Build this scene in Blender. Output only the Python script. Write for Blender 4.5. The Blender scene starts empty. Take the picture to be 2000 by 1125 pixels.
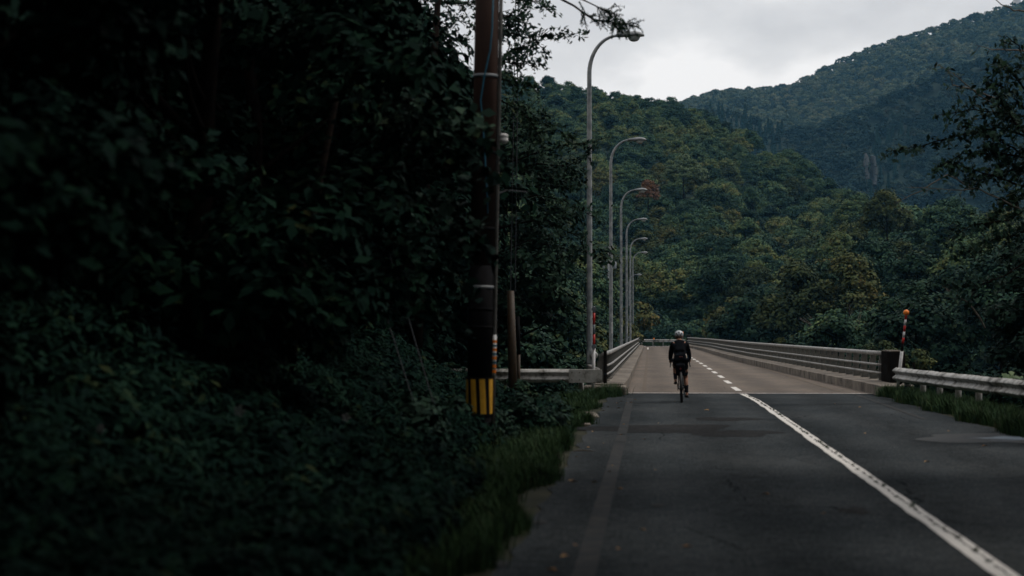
import bpy, math, random
import numpy as np
from mathutils import Vector, Matrix, Euler
PI = math.pi
SC = bpy.context.scene
COL = SC.collection
# ------------------------------------------------------------------ camera
F = 3860.0
cam_d = bpy.data.cameras.new('camera'); cam = bpy.data.objects.new('camera', cam_d); COL.objects.link(cam)
cam_d.sensor_width = 36; cam_d.lens = F/2000*36; cam_d.clip_start = .1; cam_d.clip_end = 9000
cam.location = (0, 0, 1.65)
cam.rotation_euler = (PI/2+math.atan(87.5/F), 0, math.atan(265/F))
cam_d.dof.use_dof = True; cam_d.dof.focus_distance = 90; cam_d.dof.aperture_fstop = 1.6; cam_d.dof.aperture_blades = 9
SC.camera = cam
CR = Euler(cam.rotation_euler).to_matrix()
def P(px, py, Y):                                     # world point seen at photo pixel (px, py) at distance Y
    d = CR @ Vector(((px-1000)/F, (562.5-py)/F, -1)); k = Y/d.y
    return Vector((d.x*k, Y, 1.65+d.z*k))
# ------------------------------------------------------------------ world, sun, exposure
SUN_EL, SUN_AZ = math.radians(55), math.radians(70)   # azimuth measured from +Y towards +X
w = bpy.data.worlds.new('World'); SC.world = w; w.use_nodes = True
nt = w.node_tree; nt.nodes.clear()
def N(nt, t, **kw):
    n = nt.nodes.new(t)
    for k, v in kw.items():
        if k.startswith('i_'): n.inputs[int(k[2:])].default_value = v
        else: setattr(n, k, v)
    return n
out = N(nt, 'ShaderNodeOutputWorld'); bg = N(nt, 'ShaderNodeBackground'); bg.inputs[1].default_value = .1
sky = N(nt, 'ShaderNodeTexSky', sky_type='NISHITA', sun_disc=False, sun_elevation=SUN_EL, sun_rotation=SUN_AZ)
tc = N(nt, 'ShaderNodeTexCoord'); mp = N(nt, 'ShaderNodeMapping'); mp.inputs['Scale'].default_value = (1, 1, 1.9)
mp.inputs['Location'].default_value = (7.7, .4, 3.2)
n1 = N(nt, 'ShaderNodeTexNoise'); n1.inputs['Scale'].default_value = 7.5; n1.inputs['Detail'].default_value = 7; n1.inputs['Roughness'].default_value = .5
cr = N(nt, 'ShaderNodeValToRGB')
cr.color_ramp.elements[0].position = .40; cr.color_ramp.elements[0].color = (7.7, 7.4, 7.25, 1)
cr.color_ramp.elements[1].position = .58; cr.color_ramp.elements[1].color = (11.2, 10.7, 10.3, 1)
e = cr.color_ramp.elements.new(.5); e.color = (9.0, 8.65, 8.4, 1)
# a cloudy sky: denser towards the zenith behind, brighter low in front
mx = N(nt, 'ShaderNodeMix', data_type='RGBA'); mx.inputs[0].default_value = .93
L = nt.links.new
L(tc.outputs['Generated'], mp.inputs[0]); L(mp.outputs[0], n1.inputs[0]); L(n1.outputs[0], cr.inputs[0])
L(sky.outputs[0], mx.inputs[6]); L(cr.outputs[0], mx.inputs[7]); L(mx.outputs[2], bg.inputs[0]); L(bg.outputs[0], out.inputs[0])
sd = bpy.data.lights.new('sun', 'SUN'); sd.energy = 1.5; sd.angle = math.radians(10); sd.color = (1, .93, .85)
so = bpy.data.objects.new('sun', sd); COL.objects.link(so)
sdir = Vector((math.sin(SUN_AZ)*math.cos(SUN_EL), math.cos(SUN_AZ)*math.cos(SUN_EL), math.sin(SUN_EL)))
so.rotation_euler = sdir.to_track_quat('Z', 'Y').to_euler(); so.location = sdir*200
vs = SC.view_settings; vs.view_transform = 'Standard'; vs.look = 'None'; vs.gamma = 1; vs.use_curve_mapping = False; vs.exposure = 0
SC.cycles.max_bounces = 6; SC.cycles.diffuse_bounces = 2; SC.cycles.glossy_bounces = 2; SC.cycles.volume_bounces = 0
SC.cycles.transparent_max_bounces = 4; SC.cycles.use_denoising = True
# ------------------------------------------------------------------ materials
def material(name, stops, scale=5, rough=.7, spec=.3, bump=0, bscale=None, metal=0, detail=5, coord='Object', rnd=0, island=0, stretch=None, speck=None):
    """stops: [(pos, rgb)...] over a noise; rnd / island add per-object and per-leaf variation to the lookup"""
    m = bpy.data.materials.new(name); m.use_nodes = True; t = m.node_tree; t.nodes.clear(); L = t.links.new
    o = N(t, 'ShaderNodeOutputMaterial'); b = N(t, 'ShaderNodeBsdfPrincipled'); L(b.outputs[0], o.inputs[0])
    b.inputs['Roughness'].default_value = rough; b.inputs['Specular IOR Level'].default_value = spec; b.inputs['Metallic'].default_value = metal
    c = N(t, 'ShaderNodeTexCoord'); vec = c.outputs[coord]
    if stretch:
        q = N(t, 'ShaderNodeMapping'); q.inputs['Scale'].default_value = stretch; L(vec, q.inputs[0]); vec = q.outputs[0]
    n = N(t, 'ShaderNodeTexNoise'); n.inputs['Scale'].default_value = scale; n.inputs['Detail'].default_value = detail; L(vec, n.inputs[0])
    val = n.outputs[0]
    def add(sock, amt):
        nonlocal val
        a = N(t, 'ShaderNodeMath', operation='SUBTRACT'); L(sock, a.inputs[0]); a.inputs[1].default_value = .5
        k = N(t, 'ShaderNodeMath', operation='MULTIPLY_ADD'); L(a.outputs[0], k.inputs[0]); k.inputs[1].default_value = amt; L(val, k.inputs[2]); val = k.outputs[0]
    if rnd: add(N(t, 'ShaderNodeObjectInfo').outputs['Random'], rnd)
    if island: add(N(t, 'ShaderNodeNewGeometry').outputs['Random Per Island'], island)
    if speck:
        n3 = N(t, 'ShaderNodeTexNoise'); n3.inputs['Scale'].default_value = speck[0]; n3.inputs['Detail'].default_value = 2; L(vec, n3.inputs[0]); add(n3.outputs[0], speck[1])
    r = N(t, 'ShaderNodeValToRGB'); L(val, r.inputs[0])
    el = r.color_ramp.elements
    while len(el) < len(stops): el.new(.5)
    for i, (p, cc) in enumerate(stops): el[i].position = p
    for i, (p, cc) in enumerate(stops): el[i].color = (*cc, 1)
    L(r.outputs[0], b.inputs['Base Color'])
    if bump:
        n2 = N(t, 'ShaderNodeTexNoise'); n2.inputs['Scale'].default_value = bscale or scale*4; n2.inputs['Detail'].default_value = 4; L(vec, n2.inputs[0])
        bb = N(t, 'ShaderNodeBump'); bb.inputs['Strength'].default_value = min(1, bump); bb.inputs['Distance'].default_value = .02; L(n2.outputs[0], bb.inputs['Height']); L(bb.outputs[0], b.inputs['Normal'])
    return m
def flat(name, c, rough=.6, spec=.3, metal=0, var=.25, scale=12):
    return material(name, [(.3, tuple(x*(1-var) for x in c)), (.7, tuple(min(1, x*(1+var)) for x in c))], scale, rough, spec, metal=metal)
M = {}
M['leaf_hill'] = material('hill_foliage', [(.10, (.005, .016, .016)), (.36, (.020, .050, .036)), (.56, (.046, .092, .048)), (.76, (.10, .135, .050)), (.98, (.15, .13, .045))], .35, .7, .06, rnd=.5, island=.25)
M['leaf_dark'] = material('dark_foliage', [(.2, (.006, .017, .013)), (.5, (.012, .032, .021)), (.75, (.022, .050, .026)), (.95, (.05, .055, .02))], 1.0, .7, .06, rnd=.25, island=.35)
M['leaf_left'] = material('shaded_foliage', [(.2, (.0014, .007, .006)), (.5, (.0026, .0125, .009)), (.78, (.006, .023, .012)), (.93, (.030, .030, .010))], 1.0, .8, .03, rnd=.25, island=.35)  # deep shade of the left bank is put into these near-black leaf colours
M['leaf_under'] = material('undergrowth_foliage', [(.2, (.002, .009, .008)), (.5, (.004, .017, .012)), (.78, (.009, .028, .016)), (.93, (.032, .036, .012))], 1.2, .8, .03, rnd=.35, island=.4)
M['leaf_olive'] = material('olive_foliage', [(.2, (.018, .032, .018)), (.5, (.046, .066, .028)), (.75, (.095, .10, .034)), (.95, (.14, .09, .03))], .6, .7, .06, rnd=.4, island=.3)
M['leaf_orange'] = material('orange_foliage', [(.2, (.06, .035, .02)), (.6, (.13, .06, .028)), (.9, (.2, .09, .035))], 1, .6, .2, island=.4)
M['leaf_lime'] = material('light_green_foliage', [(.2, (.045, .075, .035)), (.6, (.075, .12, .05)), (.9, (.12, .15, .06))], 1, .6, .2, island=.4)
M['leaf_far'] = material('cloud_shaded_foliage', [(.1, (.008, .020, .022)), (.45, (.020, .040, .038)), (.7, (.034, .056, .042)), (.95, (.060, .055, .045))], .02, .8, .03, coord='Object', rnd=.6, island=.2)  # cloud shadow on the middle slopes is put into these darker greens
M['leaf_ridge'] = material('lit_ridge_foliage', [(.1, (.020, .036, .028)), (.45, (.070, .095, .058)), (.7, (.115, .135, .075)), (.95, (.16, .14, .09))], .02, .8, .03, coord='Object', rnd=.6, island=.2)  # same crowns coloured lighter, painting the ridge as lit beyond the cloud shadow
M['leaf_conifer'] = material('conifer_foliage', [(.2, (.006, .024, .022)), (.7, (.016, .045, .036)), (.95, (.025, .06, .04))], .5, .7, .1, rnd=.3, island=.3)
M['grass'] = material('grass_blades', [(.2, (.012, .028, .012)), (.5, (.026, .058, .022)), (.78, (.042, .078, .030)), (.96, (.09, .07, .04))], 1.5, .7, .06, rnd=.4, island=.5)
M['bark'] = material('bark', [(.3, (.006, .005, .005)), (.7, (.015, .012, .010))], 9, .95, .0, .5, 30)
M['bark_pale'] = material('pale_bark', [(.3, (.07, .06, .05)), (.7, (.16, .145, .12))], 9, .85, .15)
M['soil'] = material('leaf_litter_soil', [(.3, (.014, .016, .011)), (.55, (.028, .030, .018)), (.75, (.05, .042, .026)), (.9, (.09, .055, .025))], 1.1, .95, .1, .6, 14, speck=(35, .5))
M['steel'] = material('galvanised_steel', [(.3, (.12, .14, .155)), (.5, (.20, .22, .235)), (.72, (.32, .335, .335))], 5, .5, .4, speck=(40, .25), rnd=.1)
M['rail'] = material('weathered_rail_paint', [(.28, (.11, .105, .10)), (.5, (.22, .215, .205)), (.75, (.34, .335, .32))], 2.5, .5, .35, speck=(30, .3))
M['rail_post'] = material('dull_rail_posts', [(.3, (.085, .085, .078)), (.7, (.20, .195, .175))], 4, .6, .3, speck=(30, .3))
M['wbeam'] = material('grimy_white_guardrail', [(.30, (.05, .046, .036)), (.42, (.22, .215, .195)), (.55, (.42, .415, .395)), (.8, (.54, .535, .52))], 2.2, .6, .3, stretch=(1, 1, .45), speck=(13, .6))
M['concrete'] = material('stained_concrete', [(.3, (.06, .052, .045)), (.5, (.15, .13, .11)), (.75, (.26, .23, .19))], 1.6, .9, .15, .4, 20, speck=(14, .35))
M['concrete_dark'] = material('dark_wet_concrete', [(.3, (.006, .006, .006)), (.7, (.020, .018, .016))], 3, .95, 0, .3, 20)
M['black'] = flat('black_rubber', (.012, .012, .013), .6)
M['plate'] = material('stained_white_plate', [(.3, (.10, .095, .08)), (.45, (.30, .295, .27)), (.7, (.42, .415, .39))], 3.5, .8, .1, speck=(18, .4)); M['rock'] = flat('grey_rock', (.07, .075, .075), .9, .05); M['white'] = flat('white_paint', (.55, .55, .55), .5)
M['red'] = flat('red_reflective', (.42, .02, .015), .45)
M['orange'] = flat('orange_plastic', (.85, .22, .02), .4, var=.05)
M['grey'] = flat('grey_plastic', (.13, .15, .17), .5)
M['lamp_glass'] = flat('frosted_lamp_glass', (.35, .38, .38), .15, .6)
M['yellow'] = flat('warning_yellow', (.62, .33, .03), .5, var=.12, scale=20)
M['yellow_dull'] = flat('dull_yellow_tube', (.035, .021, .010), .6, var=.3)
M['blue'] = flat('blue_cable', (.02, .11, .17), .5)
M['pole'] = material('brown_utility_pole', [(.25, (.014, .009, .008)), (.55, (.040, .022, .017)), (.8, (.07, .038, .028))], 3, .75, .15, stretch=(1, 1, .15), speck=(30, .2))
M['conduit'] = flat('dull_grey_conduit', (.09, .09, .085), .7, .1); M['sheath'] = flat('black_sheath', (.007, .007, .008), .85, .05)
M['wire'] = flat('dark_wire', (.03, .035, .04), .6)
M['wire_grey'] = flat('grey_wire', (.10, .12, .14), .5)
M['petal'] = flat('pale_petals', (.2, .2, .2), .6)
M['deadleaf'] = material('dead_leaf', [(.3, (.16, .08, .03)), (.7, (.36, .22, .10))], 5, .8, .1, rnd=.6)
# asphalt: speckled, with stains and darker mended strips
def asphalt(name, a, b, c, rough, spec=.12):
    m = material(name, [(.25, a), (.5, b), (.8, c)], .55, rough, spec, .9, 60, speck=(34, 1.6), stretch=(1, .4, 1))
    t = m.node_tree; L = t.links.new; bs = [n for n in t.nodes if n.type == 'BSDF_PRINCIPLED'][0]; src = bs.inputs['Base Color'].links[0].from_socket
    tc = N(t, 'ShaderNodeTexCoord'); sp = N(t, 'ShaderNodeSeparateXYZ'); L(tc.outputs['Object'], sp.inputs[0])
    # worn wheel paths across the carriageway, mottling, a few hairline cracks
    wv = N(t, 'ShaderNodeMath', operation='SINE'); mu = N(t, 'ShaderNodeMath', operation='MULTIPLY_ADD'); L(sp.outputs[0], mu.inputs[0]); mu.inputs[1].default_value = 3.9; mu.inputs[2].default_value = .6; L(mu.outputs[0], wv.inputs[0])
    n5 = N(t, 'ShaderNodeTexNoise'); n5.inputs['Scale'].default_value = 5.5; n5.inputs['Detail'].default_value = 7; n5.inputs['Roughness'].default_value = .75; L(tc.outputs['Object'], n5.inputs[0])
    ad = N(t, 'ShaderNodeMath', operation='MULTIPLY_ADD'); L(wv.outputs[0], ad.inputs[0]); ad.inputs[1].default_value = .07; L(n5.outputs[0], ad.inputs[2])
    mr = N(t, 'ShaderNodeMapRange'); L(ad.outputs[0], mr.inputs[0]); mr.inputs[1].default_value = .25; mr.inputs[2].default_value = .78; mr.inputs[3].default_value = .5; mr.inputs[4].default_value = 1.6
    vo = N(t, 'ShaderNodeTexVoronoi', feature='DISTANCE_TO_EDGE'); vo.inputs['Scale'].default_value = .42
    wp = N(t, 'ShaderNodeMix', data_type='VECTOR'); wp.inputs[0].default_value = .16; L(tc.outputs['Object'], wp.inputs[4]); n6 = N(t, 'ShaderNodeTexNoise'); n6.inputs['Scale'].default_value = 2.2; n6.inputs['Detail'].default_value = 6; L(tc.outputs['Object'], n6.inputs[0]); L(n6.outputs['Color'], wp.inputs[5]); L(wp.outputs[1], vo.inputs[0])
    ck = N(t, 'ShaderNodeMapRange'); L(vo.outputs['Distance'], ck.inputs[0]); ck.inputs[1].default_value = .002; ck.inputs[2].default_value = .006; ck.inputs[3].default_value = .45; ck.inputs[4].default_value = 1
    n7 = N(t, 'ShaderNodeTexNoise'); n7.inputs['Scale'].default_value = .3; L(tc.outputs['Object'], n7.inputs[0]); gt = N(t, 'ShaderNodeMath', operation='LESS_THAN'); L(n7.outputs[0], gt.inputs[0]); gt.inputs[1].default_value = .50
    mxk = N(t, 'ShaderNodeMath', operation='MAXIMUM'); L(ck.outputs[0], mxk.inputs[0]); L(gt.outputs[0], mxk.inputs[1])
    pr = N(t, 'ShaderNodeMath', operation='MULTIPLY'); L(mr.outputs[0], pr.inputs[0]); L(mxk.outputs[0], pr.inputs[1])
    sc = N(t, 'ShaderNodeVectorMath', operation='SCALE'); L(src, sc.inputs[0]); L(pr.outputs[0], sc.inputs['Scale']); L(sc.outputs[0], bs.inputs['Base Color'])
    return m
M['asphalt'] = asphalt('old_asphalt', (.026, .031, .034), (.040, .046, .050), (.060, .065, .067), 1.0, 0)
M['asphalt_deck'] = asphalt('bridge_asphalt', (.076, .064, .054), (.108, .090, .074), (.150, .117, .092), .8, .12)
M['patch'] = asphalt('mended_asphalt', (.008, .009, .010), (.014, .015, .016), (.028, .028, .028), .95, .05)
M['puddle'] = flat('wet_asphalt', (.05, .06, .072), .5, .35, var=.4, scale=4); 
def wet_sheen_patch(c, r):  # wet patch whose pale blue centre paints in the sky's reflection
    m = bpy.data.materials.new('wet_patch_painted_sheen'); m.use_nodes = True; t = m.node_tree; L = t.links.new; b = t.nodes['Principled BSDF']; b.inputs['Roughness'].default_value = .8; b.inputs['Specular IOR Level'].default_value = .1
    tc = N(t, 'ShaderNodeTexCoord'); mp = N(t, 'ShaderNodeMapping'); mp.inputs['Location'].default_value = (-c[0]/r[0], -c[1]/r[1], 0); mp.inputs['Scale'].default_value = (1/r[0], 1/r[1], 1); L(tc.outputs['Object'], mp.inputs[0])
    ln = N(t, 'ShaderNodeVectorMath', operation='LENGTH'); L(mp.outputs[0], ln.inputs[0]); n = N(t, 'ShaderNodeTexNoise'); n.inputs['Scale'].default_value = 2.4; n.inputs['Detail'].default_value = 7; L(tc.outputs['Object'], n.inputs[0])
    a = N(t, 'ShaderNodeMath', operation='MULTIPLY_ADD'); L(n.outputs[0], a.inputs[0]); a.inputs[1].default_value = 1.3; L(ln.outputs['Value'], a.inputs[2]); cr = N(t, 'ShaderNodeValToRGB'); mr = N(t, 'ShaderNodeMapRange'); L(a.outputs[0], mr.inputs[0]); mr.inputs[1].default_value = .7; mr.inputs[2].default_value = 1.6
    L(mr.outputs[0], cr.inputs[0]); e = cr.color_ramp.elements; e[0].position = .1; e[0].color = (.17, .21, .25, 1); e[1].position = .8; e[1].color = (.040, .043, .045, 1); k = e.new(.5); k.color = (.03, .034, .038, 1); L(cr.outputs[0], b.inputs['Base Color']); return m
M['puddle'] = wet_sheen_patch((5.75, 31.4), (1.25, 1.5))
def paint(name, lo, hi, c=(.60, .58, .55), scale=7, crack=False, base=(.03, .03, .03)):
    """worn road paint: holes show asphalt colour"""
    m = bpy.data.materials.new(name); m.use_nodes = True; t = m.node_tree; L = t.links.new; b = t.nodes['Principled BSDF']; b.inputs['Roughness'].default_value = .9; b.inputs['Specular IOR Level'].default_value = .03
    tc = N(t, 'ShaderNodeTexCoord'); n = N(t, 'ShaderNodeTexNoise'); n.inputs['Scale'].default_value = scale; n.inputs['Detail'].default_value = 8; n.inputs['Roughness'].default_value = .7
    L(tc.outputs['Object'], n.inputs[0]); val = n.outputs[0]
    if crack:      # one crack wandering along the length of the line
        g = N(t, 'ShaderNodeSeparateXYZ'); L(tc.outputs['UV'], g.inputs[0])
        q = N(t, 'ShaderNodeTexNoise', noise_dimensions='1D'); q.inputs['Scale'].default_value = 1.3; q.inputs['Detail'].default_value = 6; q.inputs['Roughness'].default_value = .65; L(g.outputs[1], q.inputs['W'])
        a = N(t, 'ShaderNodeMath', operation='MULTIPLY_ADD'); L(q.outputs[0], a.inputs[0]); a.inputs[1].default_value = -.45; L(g.outputs[0], a.inputs[2])
        s = N(t, 'ShaderNodeMath', operation='ADD'); L(a.outputs[0], s.inputs[0]); s.inputs[1].default_value = CRACK_X
        ab = N(t, 'ShaderNodeMath', operation='ABSOLUTE'); L(s.outputs[0], ab.inputs[0])
        q2 = N(t, 'ShaderNodeTexNoise'); q2.inputs['Scale'].default_value = 4; q2.inputs['Detail'].default_value = 5; L(tc.outputs['Object'], q2.inputs[0])
        w1 = N(t, 'ShaderNodeMath', operation='MULTIPLY_ADD'); L(q2.outputs[0], w1.inputs[0]); w1.inputs[1].default_value = -.5; L(ab.outputs[0], w1.inputs[2])
        cm = N(t, 'ShaderNodeMath', operation='GREATER_THAN'); L(w1.outputs[0], cm.inputs[0]); cm.inputs[1].default_value = -.20
        mul = N(t, 'ShaderNodeMath', operation='MULTIPLY')
    r = N(t, 'ShaderNodeValToRGB'); r.color_ramp.elements[0].position = lo; r.color_ramp.elements[1].position = hi
    L(val, r.inputs[0]); fac = r.outputs[0]
    if crack: L(fac, mul.inputs[0]); L(cm.outputs[0], mul.inputs[1]); fac = mul.outputs[0]
    mx = N(t, 'ShaderNodeMix', data_type='RGBA'); L(fac, mx.inputs[0]); mx.inputs[6].default_value = (*base, 1); mx.inputs[7].default_value = (*c, 1); L(mx.outputs[2], b.inputs['Base Color'])
    return m
CRACK_X = -.62+.225
M['line'] = paint('worn_white_line', .30, .36, crack=True)
M['line_clean'] = paint('white_line', .28, .36)
M['line_faint'] = paint('faded_line', .46, .80, (.068, .062, .057), 3.0, base=(.029, .0325, .035))
M['line_faint_deck'] = paint('faded_deck_line', .35, .9, (.19, .16, .13), 2.5, base=(.10, .083, .068))
M['joint'] = paint('pale_joint', .30, .5, (.55, .52, .50), 3)
# ------------------------------------------------------------------ helpers
def W(o):
    v = Vector((0, 0, 0))
    while o: v += o.location; o = o.parent
    return v
def tag(o, label=None, cat=None, group=None, kind=None):
    for k, v in (('label', label), ('category', cat), ('group', group), ('kind', kind)):
        if v: o[k] = v
    return o
def thing(name, loc, label, cat, group=None):
    o = bpy.data.objects.new(name, None); o.empty_display_size = .2; COL.objects.link(o); o.location = loc
    return tag(o, label, cat, group)
def link(name, me, mat, parent=None, loc=None):
    o = bpy.data.objects.new(name, me); COL.objects.link(o)
    if mat and not me.materials: me.materials.append(mat)
    if parent: o.parent = parent
    if loc is not None: o.location = loc
    return o
class MB:
    def __init__(s): s.v = []; s.f = []
    def add(s, vs, fs):
        n = len(s.v); s.v += [tuple(v) for v in vs]; s.f += [tuple(i+n for i in f) for f in fs]; return s
    def box(s, c, d, rot=None, taper=1):
        x, y, z = d[0]/2, d[1]/2, d[2]/2
        vs = [Vector((sx*x*(taper if sz > 0 else 1), sy*y*(taper if sz > 0 else 1), sz*z)) for sz in (-1, 1) for sy in (-1, 1) for sx in (-1, 1)]
        if rot is not None:
            R = Euler(rot).to_matrix(); vs = [R @ v for v in vs]
        vs = [v+Vector(c) for v in vs]
        return s.add(vs, [(0, 2, 3, 1), (4, 5, 7, 6), (0, 1, 5, 4), (2, 6, 7, 3), (0, 4, 6, 2), (1, 3, 7, 5)])
    def tube(s, pts, r, seg=10, cap=True):
        pts = [Vector(p) for p in pts]; n = len(pts)
        if not hasattr(r, '__len__'): r = [r]*n
        vs = []; ref = None
        for i, p in enumerate(pts):
            d = (pts[min(i+1, n-1)]-pts[max(i-1, 0)]); d = d.normalized() if d.length > 1e-9 else Vector((0, 0, 1))
            if ref is None: ref = Vector((1, 0, 0)) if abs(d.x) < .9 else Vector((0, 1, 0))
            a = (ref-d*ref.dot(d)).normalized(); ref = a; b = d.cross(a)
            for k in range(seg):
                t = 2*PI*k/seg; vs.append(p+(a*math.cos(t)+b*math.sin(t))*r[i])
        fs = [(i*seg+k, i*seg+(k+1) % seg, (i+1)*seg+(k+1) % seg, (i+1)*seg+k) for i in range(n-1) for k in range(seg)]
        if cap: fs += [tuple(range(seg))[::-1], tuple((n-1)*seg+k for k in range(seg))]
        return s.add(vs, fs)
    def lathe(s, prof, c=(0, 0, 0), seg=20, axis='Z', sx=1, sy=1):
        vs = []
        for r, z in prof:
            for k in range(seg):
                t = 2*PI*k/seg; q = (r*math.cos(t)*sx, r*math.sin(t)*sy, z)
                if axis == 'X': q = (q[2], q[0], q[1])
                if axis == 'Y': q = (q[0], q[2], q[1])
                vs.append(Vector(q)+Vector(c))
        n = len(prof)
        fs = [(i*seg+k, i*seg+(k+1) % seg, (i+1)*seg+(k+1) % seg, (i+1)*seg+k) for i in range(n-1) for k in range(seg)]
        fs += [tuple(range(seg))[::-1], tuple((n-1)*seg+k for k in range(seg))]
        return s.add(vs, fs)
    def sweep(s, path, prof, closed=False, caps=True):
        """profile (lateral, z) swept along a horizontal path; lateral is to the right of travel"""
        path = [Vector(p) for p in path]; n = len(path); m = len(prof); vs = []
        for i, p in enumerate(path):
            d = path[min(i+1, n-1)]-path[max(i-1, 0)]; d.z = 0; d.normalize(); r = Vector((d.y, -d.x, 0))
            for a, z in prof: vs.append(p+r*a+Vector((0, 0, z)))
        mm = m if closed else m-1
        fs = [(i*m+k, i*m+(k+1) % m, (i+1)*m+(k+1) % m, (i+1)*m+k) for i in range(n-1) for k in range(mm)]
        if closed and caps: fs += [tuple(range(m)), tuple((n-1)*m+k for k in range(m))[::-1]]
        return s.add(vs, fs)
    def mesh(s, name, off=(0, 0, 0), smooth=False):
        me = bpy.data.meshes.new(name); o = Vector(off)
        me.from_pydata([tuple(Vector(v)-o) for v in s.v], [], s.f); me.update()
        if smooth: me.shade_smooth()
        return me
    def build(s, name, mat, parent=None, local=False, smooth=False, bevel=0, auto=False):
        off = Vector((0, 0, 0)) if (local or parent is None) else W(parent)
        me = s.mesh(name, off, smooth)
        o = link(name, me, M[mat] if isinstance(mat, str) else mat, parent)
        if auto:
            me.shade_smooth()
            try: me.set_sharp_from_angle(angle=math.radians(38))
            except Exception: pass
        if bevel:
            b = o.modifiers.new('bevel', 'BEVEL'); b.width = bevel; b.segments = 2; b.limit_method = 'ANGLE'
        return o
def copy_tree(o, loc=None, parent=None):
    c = o.copy(); COL.objects.link(c)
    if parent: c.parent = parent
    if loc is not None: c.location = loc
    for ch in list(o.children): copy_tree(ch, None, c)
    return c
def leaf_mesh(name, pos, nrm, size, rng, elong=1.6, hang=None):
    """diamond leaves, two folded triangles pairs each"""
    n = len(pos); nrm = nrm/np.maximum(np.linalg.norm(nrm, axis=1, keepdims=True), 1e-9)
    t = rng.normal(size=(n, 3))
    if hang is not None: t = t*.6+np.array(hang)
    t -= nrm*(t*nrm).sum(1, keepdims=True); t /= np.maximum(np.linalg.norm(t, axis=1, keepdims=True), 1e-9)
    b = np.cross(nrm, t); s = np.asarray(size).reshape(-1, 1)*np.ones((n, 1))
    v = np.empty((n, 4, 3)); v[:, 0] = pos-t*s*elong/2; v[:, 2] = pos+t*s*elong/2
    v[:, 1] = pos+b*s/2-t*s*.15+nrm*s*.14; v[:, 3] = pos-b*s/2-t*s*.15+nrm*s*.14
    me = bpy.data.meshes.new(name); me.vertices.add(n*4); me.vertices.foreach_set('co', v.reshape(-1))
    me.loops.add(n*4); me.loops.foreach_set('vertex_index', np.arange(n*4, dtype=np.int32))
    me.polygons.add(n); me.polygons.foreach_set('loop_start', np.arange(0, n*4, 4, dtype=np.int32))
    try: me.polygons.foreach_set('loop_total', np.full(n, 4, dtype=np.int32))
    except Exception: pass
    me.update(calc_edges=True); return me
def unit(rng, n):
    v = rng.normal(size=(n, 3)); return v/np.linalg.norm(v, axis=1, keepdims=True)
def puff_crown(name, seed, R, H, npuff, pr, nleaf, size, flatz=.6, elong=1.5, open_=.0, taper=.25, low=0.0, dome=False):
    """foliage in many flattened puffs spread over a crown of radius R, height H; its foot at z=0"""
    rng = np.random.default_rng(seed); P_ = []; Nn = []
    u = unit(rng, npuff); rad = rng.uniform(.55, 1, npuff)**.5
    if dome: rad = rng.uniform(.85, 1.02, npuff); u[:, 2] = np.abs(u[:, 2])*1.3-.38
    c = u*rad[:, None]; zz = (c[:, 2]+1)/2
    wid = 1-taper*zz**2+rng.normal(size=npuff)*.12
    cx = np.stack([c[:, 0]*R*wid, c[:, 1]*R*wid, low+zz*H], 1)
    for i in range(npuff):
        r = pr*rng.uniform(.6, 1.25); k = int(nleaf*rng.uniform(.6, 1.3)); d = unit(rng, k)
        d[:, 2] = np.where(d[:, 2] < -.25, -d[:, 2]*.8, d[:, 2])
        rr = r*rng.uniform(.55, 1.12, k)[:, None]*(1+.25*np.sin(d[:, :1]*5+i)*np.cos(d[:, 1:2]*4))
        p = d*rr; p[:, 2] *= flatz; P_.append(cx[i]+p); Nn.append(d+np.array([0, 0, .6])+rng.normal(size=(k, 3))*.45)
    pos = np.concatenate(P_); nr = np.concatenate(Nn)
    return leaf_mesh(name, pos, nr, size*rng.uniform(.6, 1.35, len(pos)), rng, elong)
def limb_mesh(name, seed, H, r, nl=7, R=2.5, lean=0.0, start=.35):
    rng = random.Random(seed); b = MB(); pts = []; x = y = 0
    for i in range(8):
        t = i/7; pts.append(Vector((x+lean*t*t*H, y, H*t))); x += rng.uniform(-.05, .05)*H*.25; y += rng.uniform(-.05, .05)*H*.25
    b.tube(pts, [r*(1.25 if i == 0 else 1-.85*i/7) for i in range(8)], 8)
    for k in range(nl):
        t = rng.uniform(start, .92); i = min(6, int(t*7)); p = pts[i].lerp(pts[i+1], t*7-i); a = rng.uniform(0, 2*PI); l = R*rng.uniform(.6, 1)*(1.2-t*.6)
        q = [p]; d = Vector((math.cos(a), math.sin(a), rng.uniform(.35, .9))).normalized()
        for j in range(4):
            d = (d+Vector((rng.uniform(-.25, .25), rng.uniform(-.25, .25), rng.uniform(-.05, .25)))).normalized(); q.append(q[-1]+d*l/4)
        b.tube(q, [r*.45*(1-t*.5)*(1-j*.22) for j in range(5)], 5)
    me = b.mesh(name, smooth=True); me.materials.append(M['bark']); return me
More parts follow.
